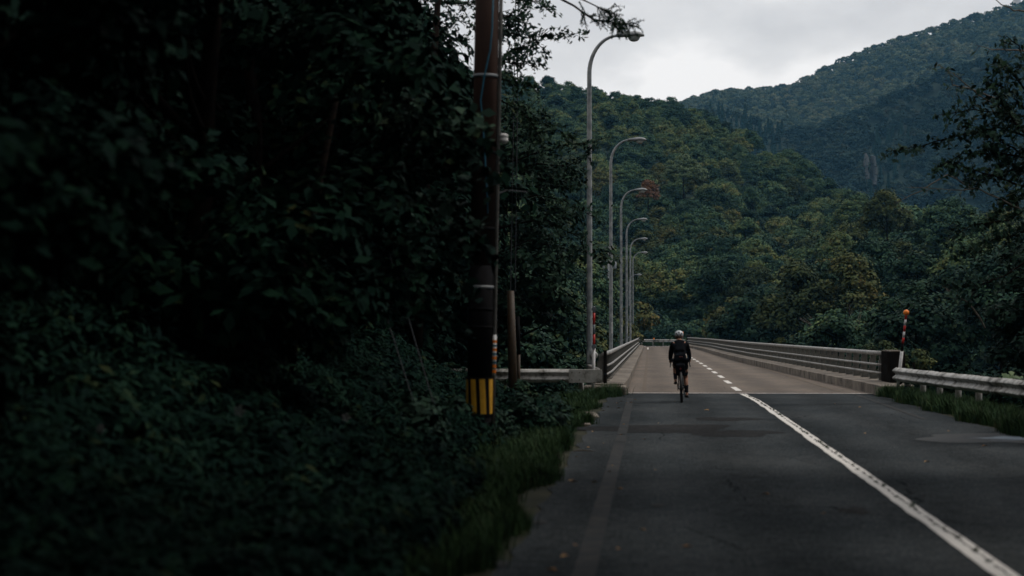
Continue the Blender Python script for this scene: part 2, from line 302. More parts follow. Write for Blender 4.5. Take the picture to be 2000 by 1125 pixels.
def scatter(name, pts, scl, rotz, idx, protos, kind='stuff', tilt=None):
    """one stuff object: a point mesh whose geometry nodes set a plant on every point"""
    me = bpy.data.meshes.new(name); me.from_pydata([tuple(p) for p in pts], [], [])
    a = me.attributes.new('scl', 'FLOAT', 'POINT'); a.data.foreach_set('value', np.asarray(scl, dtype=np.float32))
    a = me.attributes.new('rot', 'FLOAT_VECTOR', 'POINT'); r = np.zeros((len(pts), 3), dtype=np.float32); r[:, 2] = rotz
    if tilt is not None: r[:, 0] = tilt
    a.data.foreach_set('vector', r.reshape(-1))
    a = me.attributes.new('idx', 'INT', 'POINT'); a.data.foreach_set('value', np.asarray(idx, dtype=np.int32))
    c = bpy.data.collections.new(name+'_kinds')
    for i, (m, mt) in enumerate(protos):
        o = bpy.data.objects.new('%s_kind_%02d' % (name, i), m); c.objects.link(o)
        if not m.materials: m.materials.append(mt)
    ng = bpy.data.node_groups.new(name, 'GeometryNodeTree')
    ng.interface.new_socket('Geometry', in_out='INPUT', socket_type='NodeSocketGeometry'); ng.interface.new_socket('Geometry', in_out='OUTPUT', socket_type='NodeSocketGeometry')
    gi = ng.nodes.new('NodeGroupInput'); go = ng.nodes.new('NodeGroupOutput'); ip = ng.nodes.new('GeometryNodeInstanceOnPoints'); ci = ng.nodes.new('GeometryNodeCollectionInfo')
    ci.inputs[0].default_value = c; ci.inputs['Separate Children'].default_value = True; ci.inputs['Reset Children'].default_value = True
    ip.inputs['Pick Instance'].default_value = True
    def at(nm, ty):
        n = ng.nodes.new('GeometryNodeInputNamedAttribute'); n.data_type = ty; n.inputs[0].default_value = nm; return n.outputs[0]
    er = ng.nodes.new('FunctionNodeEulerToRotation'); l = ng.links.new
    l(at('rot', 'FLOAT_VECTOR'), er.inputs[0]); l(er.outputs[0], ip.inputs['Rotation']); l(at('scl', 'FLOAT'), ip.inputs['Scale']); l(at('idx', 'INT'), ip.inputs['Instance Index'])
    l(gi.outputs[0], ip.inputs['Points']); l(ci.outputs[0], ip.inputs['Instance']); l(ip.outputs[0], go.inputs[0])
    o = bpy.data.objects.new(name, me); COL.objects.link(o); md = o.modifiers.new('scatter', 'NODES'); md.node_group = ng
    o['kind'] = kind; return o
def ss(a, b, x):
    t = np.clip((x-a)/(b-a), 0, 1); return t*t*(3-2*t)
# ------------------------------------------------------------------ terrain
SIL1 = ([-2500, 0, 900, 1000, 1100, 1200, 1300, 1400, 1450, 1500, 1550, 1600, 1650, 1680, 1720, 1760, 1850, 1950, 2050, 2600, 5000], [260, 160, 158, 172, 190, 212, 236, 278, 302, 328, 348, 368, 388, 395, 392, 372, 385, 405, 420, 430, 450])
DR = ([900, 1400, 1650, 1690, 1760, 2600], [640, 600, 470, 330, 310, 300])
DFt = ([900, 1330, 1480, 1680, 2600], [268, 268, 215, 150, 130])
SILM = ([-2500, 900, 1300, 1330, 1400, 1450, 1500, 1560, 1620, 1700, 1780, 1850, 1950, 2050, 2600, 5000], [300, 300, 215, 206, 192, 194, 218, 224, 220, 196, 158, 125, 92, 68, 20, 0])
SILF = ([-2500, 900, 1250, 1300, 1350, 1400, 1440, 1500, 1550, 1600, 1650, 1700, 1750, 1800, 1850, 1900, 1950, 2000, 2100, 2600, 5000], [330, 300, 215, 198, 178, 167, 166, 163, 156, 132, 111, 91, 72, 56, 42, 27, 14, -2, -40, -200, -300])
def hz(X, Y):
    X = np.asarray(X, float); Y = np.asarray(Y, float); Yc = np.maximum(Y, 60); px = 1265+F*X/Yc
    I = lambda t: np.interp(px, *t)
    # valley under the bridge
    mid = -13*ss(54.5, 66, Y)*(1-ss(222, 239, Y))
    right = -13*ss(6.9, 22, X); right = np.where(Y > 54, np.minimum(mid, right), right)
    right = right*(1-ss(239, 262, Y)*(1-ss(5, 30, X)))
    near = np.where(X > 6.6, right, mid)
    left = (np.clip(-2.7-X, 0, 1.2)*.22+np.clip(-3.9-X, 0, 14)*.62)*(1-ss(37, 46, Y))
    left = left+(np.clip(-9-X, 0, 40)*.4)*ss(37, 60, Y)*(1-ss(70, 115, Y))
    near = near+left*(X < -1.7)
    near = near+(110*ss(45, 240, X)+70*ss(40, 200, -X))*(1-ss(60, 180, Y))+120*ss(60, 250, -Y)          # unseen rim added beside and behind the road to block low sky light
    Df, Dr = I(DFt), I(DR); Hr = (650-I(SIL1))/F*Dr+1.65-6.0
    t = np.clip((Y-Df)/(Dr-Df), 0, 1)
    h1 = near+(Hr-near)*(t**1.15)
    Hm = (650-I(SILM))/F*1150+1.65-8; Hf = (650-I(SILF))/F*1850+1.65-8
    back = Hr*.35
    z = np.where(Y <= Dr, h1, Hr+(back-Hr)*ss(Dr, Dr+160, Y))
    z = np.where(Y > 790, back+(Hm-back)*np.clip((Y-790)/(1150-790), 0, 1)**1.1, z)
    z = np.where(Y > 1150, Hm-(Hm*.12)*ss(1150, 1300, Y), z)
    z = np.where(Y > 1300, Hm*.88+(Hf-Hm*.88)*np.clip((Y-1300)/(1850-1300), 0, 1), z)
    z = np.where(Y > 1850, Hf*(1-.8*ss(1850, 2600, Y)), z)
    rough = np.sin(X*.013+Y*.009)*np.cos(Y*.017-X*.006)*.5+np.sin(X*.05+1)*np.cos(Y*.043)*.25
    return z+rough*14*ss(300, 500, Y)*(1-.0)*np.where(np.abs(Y-Dr) < 1e9, 1, 1)*.5
ys = np.concatenate([np.arange(-260, 0, 8), np.arange(0, 62, 1.0), np.arange(62, 300, 4), np.arange(300, 1000, 15), np.arange(1000, 2700, 30)])
sx = np.concatenate([-np.geomspace(1, .052, 60), np.linspace(-.05, .07, 80), np.geomspace(.073, 1, 60)])
XX = sx[None, :]*(260+ys[:, None]*0+np.maximum(ys[:, None], 0)*.75); YY = ys[:, None]*np.ones_like(XX)
ZZ = hz(XX, YY)-.012
rg = np.random.default_rng(3); ZZ = ZZ+np.where((XX < -1.9)|(XX > 7.2), rg.normal(size=ZZ.shape)*.03, 0)
nr, nc = XX.shape; vv = np.stack([XX, YY, ZZ], -1).reshape(-1, 3)
b = MB(); b.v = [tuple(v) for v in vv]; b.f = [(i*nc+j, i*nc+j+1, (i+1)*nc+j+1, (i+1)*nc+j) for i in range(nr-1) for j in range(nc-1)]
mt = M['soil']; t_ = mt.node_tree; bs = [n for n in t_.nodes if n.type == 'BSDF_PRINCIPLED'][0]; src = bs.inputs['Base Color'].links[0].from_socket
tc_ = N(t_, 'ShaderNodeTexCoord'); sp_ = N(t_, 'ShaderNodeSeparateXYZ'); t_.links.new(tc_.outputs['Object'], sp_.inputs[0]); mr_ = N(t_, 'ShaderNodeMapRange'); t_.links.new(sp_.outputs[1], mr_.inputs[0]); mr_.inputs[1].default_value = 54; mr_.inputs[2].default_value = 90
mm_ = N(t_, 'ShaderNodeMix', data_type='RGBA'); t_.links.new(mr_.outputs[0], mm_.inputs[0]); t_.links.new(src, mm_.inputs[6]); mm_.inputs[7].default_value = (.014, .026, .020, 1); t_.links.new(mm_.outputs[2], bs.inputs['Base Color'])
g = b.build('ground', 'soil', smooth=True); tag(g, kind='structure')
# ------------------------------------------------------------------ road and bridge
def strip(name, pl, pr, z, mat, kind='structure', parent=None, step=1.0):
    b = MB(); vs = []
    for (x0, y0), (x1, y1) in zip(pl, pr): vs += [(x0, y0, z), (x1, y1, z)]
    b.add(vs, [(2*i, 2*i+1, 2*i+3, 2*i+2) for i in range(len(pl)-1)])
    o = b.build(name, mat, parent)
    uv = o.data.uv_layers.new(name='UVMap'); al = np.array([(p[1]) for p in pl])
    for lp_ in o.data.loops: uv.data[lp_.index].uv = (float(lp_.vertex_index % 2), float(al[lp_.vertex_index//2]))
    if kind: tag(o, kind=kind)
    return o
rr = random.Random(5)
Y0 = np.arange(-20, 54.01, .5)
jl = [rr.uniform(-.05, .05) for _ in Y0]; jr = [rr.uniform(-.06, .06) for _ in Y0]
def right_edge(y): return float(np.interp(y, [-20, 30, 45, 54], [6.2, 5.9, 6.0, 6.15]))
strip('road', [(-1.02+a, y) for a, y in zip(jl, Y0)], [(right_edge(y)+a, y) for a, y in zip(jr, Y0)], 0.0, 'asphalt')
RX = ([52.5, 57.4, 70, 95, 115, 140, 180, 215, 241], [6.78, 6.74, 6.5, 6.15, 5.85, 5.72, 5.72, 5.2, 4.8])
LX = ([54.5, 60, 215, 225, 236], [-1.22, -1.15, -.95, -1.35, -2.6])
YB = np.concatenate([np.arange(54, 215, 4), np.arange(215, 241.1, 2)])
rx = lambda y: float(np.interp(y, *RX)); lx = lambda y: float(np.interp(y, *LX))
bridge = thing('bridge', (2.5, 54, 0), 'long road bridge deck with concrete kerbs carrying the road ahead', 'bridge')
b = MB(); b.sweep([(0, 54, 0), (0, 54.01, 0)], [(0, 0)])
def slab(yy, fl, fr, z0, z1):
    b = MB(); n = len(yy); vs = []
    for y in yy: vs += [(fl(y), y, z0), (fr(y), y, z0), (fr(y), y, z1), (fl(y), y, z1)]
    fs = [(4*i+k, 4*i+(k+1) % 4, 4*(i+1)+(k+1) % 4, 4*(i+1)+k) for i in range(n-1) for k in range(4)]
    b.add(vs, fs+[(3, 2, 1, 0), tuple(4*(n-1)+k for k in range(4))]); return b
slab(YB, lambda y: lx(y)+.02, lambda y: rx(y)-.02, -.9, .004).build('deck', 'asphalt_deck', bridge)
YK = np.arange(54, 236.1, 2.0)
slab(YK, lambda y: lx(y)-.28, lambda y: lx(y)+.56, -.95, .26).build('kerb', 'concrete', bridge, bevel=.02)
# right kerb in cast lengths with dark joints
for i, y in enumerate(np.arange(52, 240, 12.0)):
    y1 = min(y+11.94, 241); slab(np.linspace(y, y1, 7), lambda q: rx(q)-.72, lambda q: rx(q)+.28, -.95, .27).build('kerb', 'concrete', bridge, bevel=.02)
for y in (90, 130, 170, 210):
    MB().box((2.3, y, -7.4), (5, 1.6, 13), taper=.9).build('pier', 'concrete', bridge)
# far road turning left beyond the bridge
pc = []
for t in np.linspace(0, 1, 16):
    a = t*PI/2; pc.append((a, t))
far_o = [(-60, 248.5)]; far_i = [(-60, 241.2)]
fl = [(-2.4, 241), (-3.0, 242), (-6, 242.6), (-14, 243), (-60, 243.5)]; fr = [(4.7, 241), (3.9, 246), (0.5, 248.6), (-12, 249.2), (-60, 250)]
strip('road', fl, fr, .008, 'asphalt').name = 'road_bend'
def mark(name, quads, mat, z):
    b = MB()
    for q in quads: b.add([(x, y, z) for x, y in q], [(0, 1, 2, 3)])
    return tag(b.build(name, mat), kind='structure')
cyl = np.arange(4, 53.9, .4); rr = random.Random(8)
cx_ = lambda y: float(np.interp(y, [0, 10, 30, 40, 48, 54], [2.35, 2.40, 2.55, 2.62, 2.64, 2.55]))
wob = [0]
for _ in cyl: wob.append(wob[-1]*.7+rr.uniform(-.012, .012))
strip('road_centre_line', [(cx_(y)-.085+w_, y) for y, w_ in zip(cyl, wob)], [(cx_(y)+.085+w_*.5, y) for y, w_ in zip(cyl, wob[3:]+wob[:3])], .006, 'line')
dq = []
for (a, c) in [(768, 762), (758, 751.5)]: pass
for k in range(15):
    y = 56.3+k*9.4*.86
    if y > 185: break
    x = float(np.interp(y, [54, 70, 100, 185], [2.55, 2.72, 2.85, 2.9])); dq.append([(x-.085, y), (x+.085, y), (x+.085, y+3.9), (x-.085, y+3.9)])
mark('dashed_centre_line', dq, 'line_clean', .012)
mark('edge_line', [[(-.05, 196), (.09, 196), (.09, 222), (-.05, 222)], [(5.35, 150), (5.48, 150), (5.0, 190), (4.87, 190)], [(4.9, 190), (5.02, 190), (3.6, 236), (3.45, 236)]], 'line_clean', .012)
mark('faded_edge_line', [[(-.52, 10), (-.36, 10), (-.34, 32), (-.5, 32)], [(-.5, 32.2), (-.34, 32.2), (-.36, 50), (-.52, 50)], [(5.2, 38), (5.33, 38), (5.6, 53), (5.47, 53)]], 'line_faint', .006)
mark('faded_bridge_edge_line', [[(-.16, 56), (-.04, 56), (.06, 196), (-.06, 196)], [(5.28, 56), (5.4, 56), (5.35, 150), (5.24, 150)]], 'line_faint_deck', .012)
mark('line_remnant', [[(-.50, 42.2), (-.36, 42.2), (-.36, 43.6), (-.50, 43.6)], [(-.47, 29.8), (-.33, 29.8), (-.33, 31.2), (-.47, 31.2)], [(-.33, 46.3), (.45, 46.3), (.45, 46.42), (-.33, 46.42)]], 'line_faint', .010)
mark('junction_marking', [[(.3, 236), (1.5, 236), (1.5, 238), (.3, 238)], [(-.9, 240), (-.2, 240), (-.2, 242.5), (-.9, 242.5)], [(1.8, 243), (2.7, 243), (2.7, 245), (1.8, 245)]], 'line_clean', .016)
mark('expansion_joint', [[(-.62, 53.9), (6.05, 53.85), (6.05, 54.13), (-.62, 54.2)]], 'joint', .012)
# mended strips across the near lane
def blob(name, cx, cy, rx_, ry_, mat, z, seed, n=40):
    r = random.Random(seed); ph = [r.uniform(0, 6) for _ in range(4)]; vs = [(cx, cy, z)]
    for k in range(n):
        t = 2*PI*k/n; q = 1+.16*math.sin(2*t+ph[0])+.12*math.sin(3*t+ph[1])+.09*math.sin(5*t+ph[2])+.06*math.sin(9*t+ph[3]); vs.append((cx+rx_*q*math.cos(t), cy+ry_*q*math.sin(t), z))
    b = MB().add(vs, [(0, 1+k, 1+(k+1) % n) for k in range(n)]); return tag(b.build(name, mat), kind='structure')
blob('asphalt_patch', .2, 34.2, 1.15, 1.6, 'patch', .0035, 1); blob('asphalt_patch', 1.4, 32.6, .8, 1.0, 'patch', .0025, 2); blob('asphalt_patch', 1.5, 38, .55, .9, 'patch', .003, 4); blob('asphalt_patch', 1.9, 18.5, .16, .35, 'patch', .003, 6)
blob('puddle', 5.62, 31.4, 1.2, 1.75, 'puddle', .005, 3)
# ------------------------------------------------------------------ bridge railings
def tube_path(b, path, r, seg=10): return b.tube(path, r, seg)
def railing(name, xf, ya, yb, side, label, hr=1.13, step=2.0):
    t = thing(name, (xf(ya), ya, .26), label, 'railing', 'bridge railings')
    yy = np.concatenate([np.arange(ya, yb, 2.0), [yb]])
    path = lambda z, dx=0: [(xf(y)+dx, y, z) for y in yy]
    MB().tube(path(hr-.07), .064, 12).build('top_rail', 'rail', t, smooth=True)
    for z in (.73, .49): MB().tube(path(z, -.07*side), .035, 8).build('middle_rail', 'rail', t, smooth=True)
    b0 = MB(); s = side                                     # plate post, bowed outward, with flanges
    pr = [(-.02, 0), (-.05, .3), (-.03, .6), (0, .80)]; pw = [.24, .19, .16, .14]
    for k in range(3):
        (x0, z0), (x1, z1) = pr[k], pr[k+1]; w0, w1 = pw[k], pw[k+1]
        for y0_, y1_ in ((-.012, .012),):
            v = [(x0-0*s, y0_, z0), (x0+w0*s, y0_, z0), (x0+w0*s, y1_, z0), (x0, y1_, z0), (x1, y0_, z1), (x1+w1*s, y0_, z1), (x1+w1*s, y1_, z1), (x1, y1_, z1)]
            b0.add(v, [(0, 1, 2, 3), (4, 7, 6, 5), (0, 4, 5, 1), (1, 5, 6, 2), (2, 6, 7, 3), (3, 7, 4, 0)])
        b0.box(((x0+w0*s+x1+w1*s)/2, 0, (z0+z1)/2), (.014, .11, z1-z0)); b0.box(((x0+x1)/2, 0, (z0+z1)/2), (.014, .11, z1-z0))
    b0.box((.08*s, 0, .012), (.30, .2, .024))
    me = b0.mesh('post'); me.materials.append(M['rail_post'])
    for y in np.arange(ya+.6, yb, step): link('post', me, None, t, (xf(y)-xf(ya), y-ya, 0))
    return t
tr = railing('bridge_railing', rx, 57.4, 240, 1, 'long curving pale steel bridge railing along the right kerb')
tl = railing('bridge_railing', lx, 55.2, 236, -1, 'pale steel bridge railing along the left kerb beneath the street lamps', step=2.0)
MB().lathe([(0, 0), (.085, 0), (.105, .02), (.105, .6), (.08, .62)], (-1.5, 55.0, 1.02), 16, 'Y').build('rail_end', 'rail', tl, auto=True)
MB().tube([(-1.62, 54.3, .74), (-1.38, 55.4, .62)], .05, 8).build('rail_end', 'rail', tl, smooth=True)
MB().box((-1.17, 54.55, .66), (.09, .16, 1.0)).build('end_post', 'concrete_dark', tl, bevel=.01)
e1 = thing('end_pillar', (6.9, 56.2, 0), 'dark concrete end pillar closing the right bridge railing', 'pillar')
MB().box((6.88, 56.2, .70), (.42, 2.2, .86), taper=.98).build('block', 'concrete_dark', e1, bevel=.02); MB().box((6.88, 56.2, 1.145), (.36, 2.1, .03)).build('cap', 'concrete', e1)
MB().box((6.85, 51.4, .10), (.8, 2.0, .26)).build('footing', 'concrete_dark', e1, bevel=.03)
e2 = thing('end_pillar', (-1.4, 53.5, 0), 'low mossy concrete block at the left bridge corner', 'block')
MB().box((-1.15, 53.2, .02), (1.15, 1.5, .42)).build('block', 'concrete', e2, bevel=.04); e2.name = 'concrete_block'
e3 = thing('end_pillar', (4.95, 241, 0), 'small dark pillar at the far end of the right railing', 'pillar')
MB().box((4.95, 241.2, .7), (.5, .5, 1.3)).build('block', 'concrete_dark', e3, bevel=.02); MB().box((4.95, 241.2, 1.37), (.44, .44, .04)).build('cap', 'concrete', e3)
# ------------------------------------------------------------------ W-beam guardrails
WP = [(-.01, -.175), (.012, -.16), (.075, -.115), (.085, -.09), (.075, -.07), (.01, -.02), (0, 0), (.01, .02), (.075, .07), (.085, .09), (.075, .115), (.012, .16), (-.01, .175)]
WP = WP+[(a-.006, z*.985) for a, z in reversed(WP)]
def guard(name, path, ztop, label, posts, face=1, mat='wbeam', endplate=None, post_off=.12):
    t = thing(name, path[0], label, 'guardrail', 'steel guardrails')
    # fine stations, slightly dented
    rng = random.Random(len(label)); pp = []
    for a, c in zip(path[:-1], path[1:]):
        a, c = Vector(a), Vector(c); n = max(1, int((c-a).length/.5))
        for i in range(n): pp.append(a.lerp(c, i/n))
    pp.append(Vector(path[-1])); pp = [p+Vector((rng.uniform(-.008, .008), rng.uniform(-.008, .008), ztop-.175+rng.uniform(-.006, .006))) for p in pp]
    MB().sweep(pp, [(a*face, z) for a, z in WP], closed=True).build('beam', mat, t, auto=True)
    if endplate: MB().box(*endplate).build('end_plate', 'plate', t, bevel=.01)
    me = MB().lathe([(.07, 0), (.07, ztop-.2), (.06, ztop-.17)], seg=14).mesh('post', smooth=True); me.materials.append(M['wbeam'])
    bo = MB()
    for p in posts:
        z = float(hz(p[0], p[1]))-.1; o = link('post', me, None, t, Vector((p[0], p[1], min(z, 0)-.15+.1))-Vector(path[0])); o.scale.z = 1.06
        bo.box((p[0], p[1], ztop-.175), (.13, .13, .1))
    bo.build('bracket', mat, t)
    # bolts and lap joints along the beam
    bj = MB()
    for i in range(6, len(pp)-2, 8):
        d = (pp[i+1]-pp[i]).normalized(); bj.sweep([pp[i]-d*.16, pp[i]+d*.16], [((a+.004)*face, z*1.01) for a, z in WP], closed=True)
    if bj.v: bj.build('lap_joint', mat, t, auto=True)
    return t
gp = [(6.28, 50.8, 0), (6.55, 45, 0), (6.8, 40, 0), (7.05, 36, 0), (7.2, 32, 0), (7.2, 26, 0)]
def on(path, s):
    for a, c in zip(path[:-1], path[1:]):
        a, c = Vector(a), Vector(c); l = (c-a).length
        if s <= l: return a.lerp(c, s/l)
        s -= l
    return Vector(path[-1])
guard('guardrail', gp, .77, 'grimy white steel guardrail on the right verge leading to the bridge', [on(gp, 1.0+2.05*k)+Vector((.13, 0, 0)) for k in range(11)], face=1 if False else 1,
      endplate=None)
lp = [(-1.25, 51.0, 0), (-3, 51.2, 0), (-5.5, 51.6, 0), (-11, 52.4, 0)]
gl = guard('guardrail', lp, .71, 'short white guardrail across the lay-by on the left', [(-1.72, 51.18, 0), (-3.7, 51.5, 0), (-5.7, 51.8, 0), (-7.7, 52.1, 0)], face=-1, endplate=((-1.60, 50.89, .535), (.86, .018, .345)))
bb_ = MB()
for x in (-1.95, -1.75):
    for z in (.44, .63): bb_.lathe([(.02, -.015), (.02, .012)], (x, 50.88, z), 8, 'Y')
bb_.build('bolt', 'rail_post', gl)
fp = [(4.6, 243.5, 0), (3.0, 248.5, 0), (0, 250.3, 0), (-6, 250.8, 0), (-20, 251.5, 0)]
guard('guardrail', fp, .82, 'distant white guardrail round the road bend beyond the bridge', [on(fp, .5+1.5*k)+Vector((0, .14, 0)) for k in range(12)], face=-1)
# ------------------------------------------------------------------ street lamps
def make_lamp(label):
    t = thing('street_lamp', (0, 0, 0), label, 'street lamp', 'street lamps along the bridge')
    arc = [(0, 0, 0)]; H = 10.0
    pts = [(0, 0, z) for z in np.linspace(.0, 8.92, 12)]
    for a in np.linspace(0, 1, 12)[1:]:
        th = a*PI/2*.985; pts.append((.80*(1-math.cos(th)), 0, 8.92+1.06*math.sin(th)))
    n = len(pts); rad = [.088-.050*(i/(n-1)) for i in range(n)]
    MB().tube(pts, rad, 12).build('pole', 'steel', t, smooth=True)
    MB().tube([(.78, 0, 9.98), (.96, 0, 9.99)], [.048, .058], 10).build('arm_collar', 'steel', t, smooth=True)
    b = MB(); secs = [(.74, .055, .05, 0), (.86, .085, .07, 0), (1.06, .15, .10, .005), (1.26, .19, .115, .01), (1.43, .16, .085, .005), (1.52, .09, .05, -.005), (1.54, .03, .02, -.01)]
    seg = 16; vs = []
    for x, wy, wz, dz in secs:
        for k in range(seg):
            a = 2*PI*k/seg; s_ = math.sin(a); vs.append((x, wy*math.cos(a), 9.985+dz+(wz*s_ if s_ > 0 else wz*.55*s_)))
    m_ = len(secs); b.add(vs, [(i*seg+k, i*seg+(k+1) % seg, (i+1)*seg+(k+1) % seg, (i+1)*seg+k) for i in range(m_-1) for k in range(seg)]+[tuple(range(seg))[::-1], tuple((m_-1)*seg+k for k in range(seg))])
    b.build('lamp_head', 'steel', t, smooth=True)
    MB().lathe([(.03, -.165), (.08, -.150), (.115, -.115), (.14, -.055), (.14, 0)], (1.25, 0, 9.975), 18, sx=1.2, sy=.95).build('lamp_glass', 'lamp_glass', t, smooth=True)
    MB().lathe([(.112, 0), (.112, .75)], (0, 0, -.55), 12).build('pole_foot', 'sheath', t, smooth=True)
    MB().box((.05, -.094, 1.88), (.05, .012, .48)).build('number_plate', 'white', t)
    MB().box((0, -.105, 1.0), (.12, .03, .35)).build('access_door', 'steel', t)
    return t
LL = ['nearest grey curved street lamp, rising behind the white guardrail end', 'second street lamp from the near end of the bridge', 'third street lamp from the near end of the bridge', 'fourth street lamp from the near end of the bridge',
      'fifth street lamp from the near end of the bridge', 'sixth street lamp, the last in the straight row', 'farthest street lamp, set back left where the road bends']
lamp0 = make_lamp(LL[0])
for k in range(7):
    loc = (float(np.interp(k, [0, 1, 2, 5], [-1.62, -1.58, -1.54, -1.52])), 55.2+30*k, -.02) if k < 6 else (-2.25, 240.0, -1.3)
    o = lamp0 if k == 0 else copy_tree(lamp0)
    o.location = loc; o['label'] = LL[k]
    if k == 0: o.rotation_euler.y = 0
# ------------------------------------------------------------------ delineator poles
sp = thing('snow_pole', P(1753, 760, 51.2), 'leaning red and white marker pole with an orange ball on top', 'marker pole')
a, c = P(1753, 760, 51.2), P(1770, 612, 51.0); ax = c-a
def seg_(p0, p1, r, mat, nm, par): MB().tube([a.lerp(c, p0), a.lerp(c, p1)], r, 12).build(nm, mat, par, smooth=True)
seg_(0, .50, .042, 'white', 'lower_sleeve', sp); seg_(.50, .60, .034, 'sheath', 'collar', sp)
for i, (q0, q1, mm) in enumerate([(.60, .68, 'red'), (.68, .76, 'white'), (.76, .84, 'red'), (.84, .92, 'white'), (.92, .985, 'red')]): seg_(q0, q1, .028, mm, 'band', sp)
MB().lathe([(.075*math.sin(t)+.001, -.075*math.cos(t)) for t in np.linspace(0, PI, 12)], c+Vector((0, 0, .02)), 18).build('ball', 'orange', sp, smooth=True)
mpz = P(1158, 722, 52.0); mt = P(1161, 603, 52.0)
mk = thing('marker_post', mpz, 'thin red and white marker post with two grey reflector discs beside the nearest lamp', 'marker pole')
for z0, z1, mm in ((1.45, 1.16, 'red'), (1.16, .88, 'grey'), (.88, .62, 'red')):
    pass
a, c = mpz-Vector((0, 0, .6)), mt
yv = lambda y: P(1160, y, 52.0)
MB().tube([a, yv(680)], .042, 12).build('lower_sleeve', 'white', mk, smooth=True)
for y0_, y1_, mm in ((677, 653, 'red'), (653, 634, 'grey'), (634, 611, 'red'), (611, 598, 'grey')): MB().tube([yv(y0_), yv(y1_)], .032, 12).build('band', mm, mk, smooth=True)
for yy_ in (604, 677): MB().lathe([(.02, -.03), (.062, -.025), (.062, .01), (.05, .02)], yv(yy_)+Vector((0, -.045, 0)), 16, 'Y').build('reflector_disc', 'grey', mk, auto=True)
for (px, Y, lb) in ((1333.5, 239.5, 'tiny orange topped marker pole at the far end of the right railing'), (1277, 249.9, 'tiny orange topped marker on the distant guardrail')):
    p = P(px, 650, Y); h = 1.75 if px > 1300 else .95
    o = thing('marker_post', (p.x, Y, 0), lb, 'marker pole'); MB().tube([(0, 0, 0), (0, 0, h-.3)], .04, 8).build('post', 'rail_post', o, local=True); MB().lathe([(.05, h-.3), (.08, h-.2), (.08, h), (.04, h+.04)], seg=10).build('marker_top', 'orange', o, local=True, smooth=True)
# ------------------------------------------------------------------ near utility pole
UY = 27.5
pb, pt_ = P(934, 900, UY), P(953, -60, UY)
up = thing('utility_pole', pb, 'thick brown utility pole with a black and yellow warning band on the left verge', 'utility pole')
axd = (pt_-pb).normalized()
def up_at(py): # point on pole axis at image height py
    t = (py-900)/(-960); return pb.lerp(pt_, t)
MB().tube([pb-axd*.4, up_at(740)], [.185, .18], 24).build('pole_base', 'sheath', up, smooth=True)
MB().tube([up_at(740), up_at(520)], [.178, .176], 24).build('sleeve', 'sheath', up, smooth=True)
MB().tube([up_at(520), pt_+axd*1.5], [.175, .165], 24).build('shaft', 'pole', up, smooth=True)
band = thing('x', (0, 0, 0), None, None); bpy.data.objects.remove(band)
wb = MB().tube([up_at(812), up_at(736)], .19, 32, cap=False).build('warning_band', 'sheath', up, smooth=True)
def arc_panel(ya, yb, a0, a1, r, n=5):
    b = MB(); vs = []
    for i in range(n+1):
        a = a0+(a1-a0)*i/n; d = Vector((math.sin(a), -math.cos(a), 0))*r; d2 = Vector((math.sin(a-.16), -math.cos(a-.16), 0))*r; vs += [up_at(ya)+d, up_at(yb)+d2]
    return b.add(vs, [(2*i, 2*i+2, 2*i+3, 2*i+1) for i in range(n)])
for k, (s0, s1) in enumerate([(-.93, -.70), (-.46, -.08), (.20, .58), (.82, .995)]):
    arc_panel(808, 741, math.asin(s0*.75), math.asin(s1*.75), .2075) if False else None
    arc_panel(808, 741, math.asin(max(-1, s0)), math.asin(min(1, s1)), .193).build('yellow_stripe', 'yellow', wb)
cd = Vector((.197, -.02, 0))
MB().tube([up_at(y)+cd for y in (895, 700, 500, 300, 100, -40)], .024, 8).build('conduit', 'conduit', up, smooth=True)
for ya in (150, 300, 448, 562, 605, 640): MB().tube([up_at(ya+3), up_at(ya-3)], .182, 24).build('strap', 'steel' if ya in (150, 562) else 'sheath', up, smooth=True)
MB().tube([up_at(735)+cd, up_at(655)+cd], .028, 8).build('sticker', 'white', up, smooth=True)
b = MB()
for i, yy_ in enumerate((668, 684, 700, 716, 726)): b.tube([up_at(yy_+3)+cd, up_at(yy_-3)+cd], .0285, 8)
b.build('sticker_print', 'orange', up)['kind'] = 'stuff'
b = MB()
for i, yy_ in enumerate((676, 692, 709)): b.tube([up_at(yy_+2)+cd, up_at(yy_-2)+cd], .0285, 8)
b.build('sticker_print', 'blue', up)['kind'] = 'stuff'
MB().tube([up_at(y)+Vector((dx, -.188+abs(dx)*.15, 0)) for y, dx in ((-50, .10), (60, .09), (100, .07), (150, 0), (200, -.05), (235, -.02), (300, .02), (370, .06), (420, .08))], .011, 6).build('blue_cable', 'blue', up, smooth=True)
MB().lathe([(.03, -.07), (.06, -.04), (.06, .0), (.045, .01), (.06, .02), (.06, .05), (.03, .07)], up_at(272)+Vector((.27, 0, 0)), 12).build('insulator', 'white', up, smooth=True)
MB().tube([up_at(380)+Vector((.2, 0, 0)), up_at(372)+Vector((.32, .1, 0)), up_at(374)+Vector((.6, .3, 0))], .008, 6).build('bracket', 'wire', up)
for (x0, y0_, x1, y1_) in ((760, 640, 834, 868), (812, 660, 868, 860)):
    MB().tube([P(x0-65, y0_-210, 27), P(x1, y1_, 25.5)], .006, 6).build('guy_wire', 'wire', up)
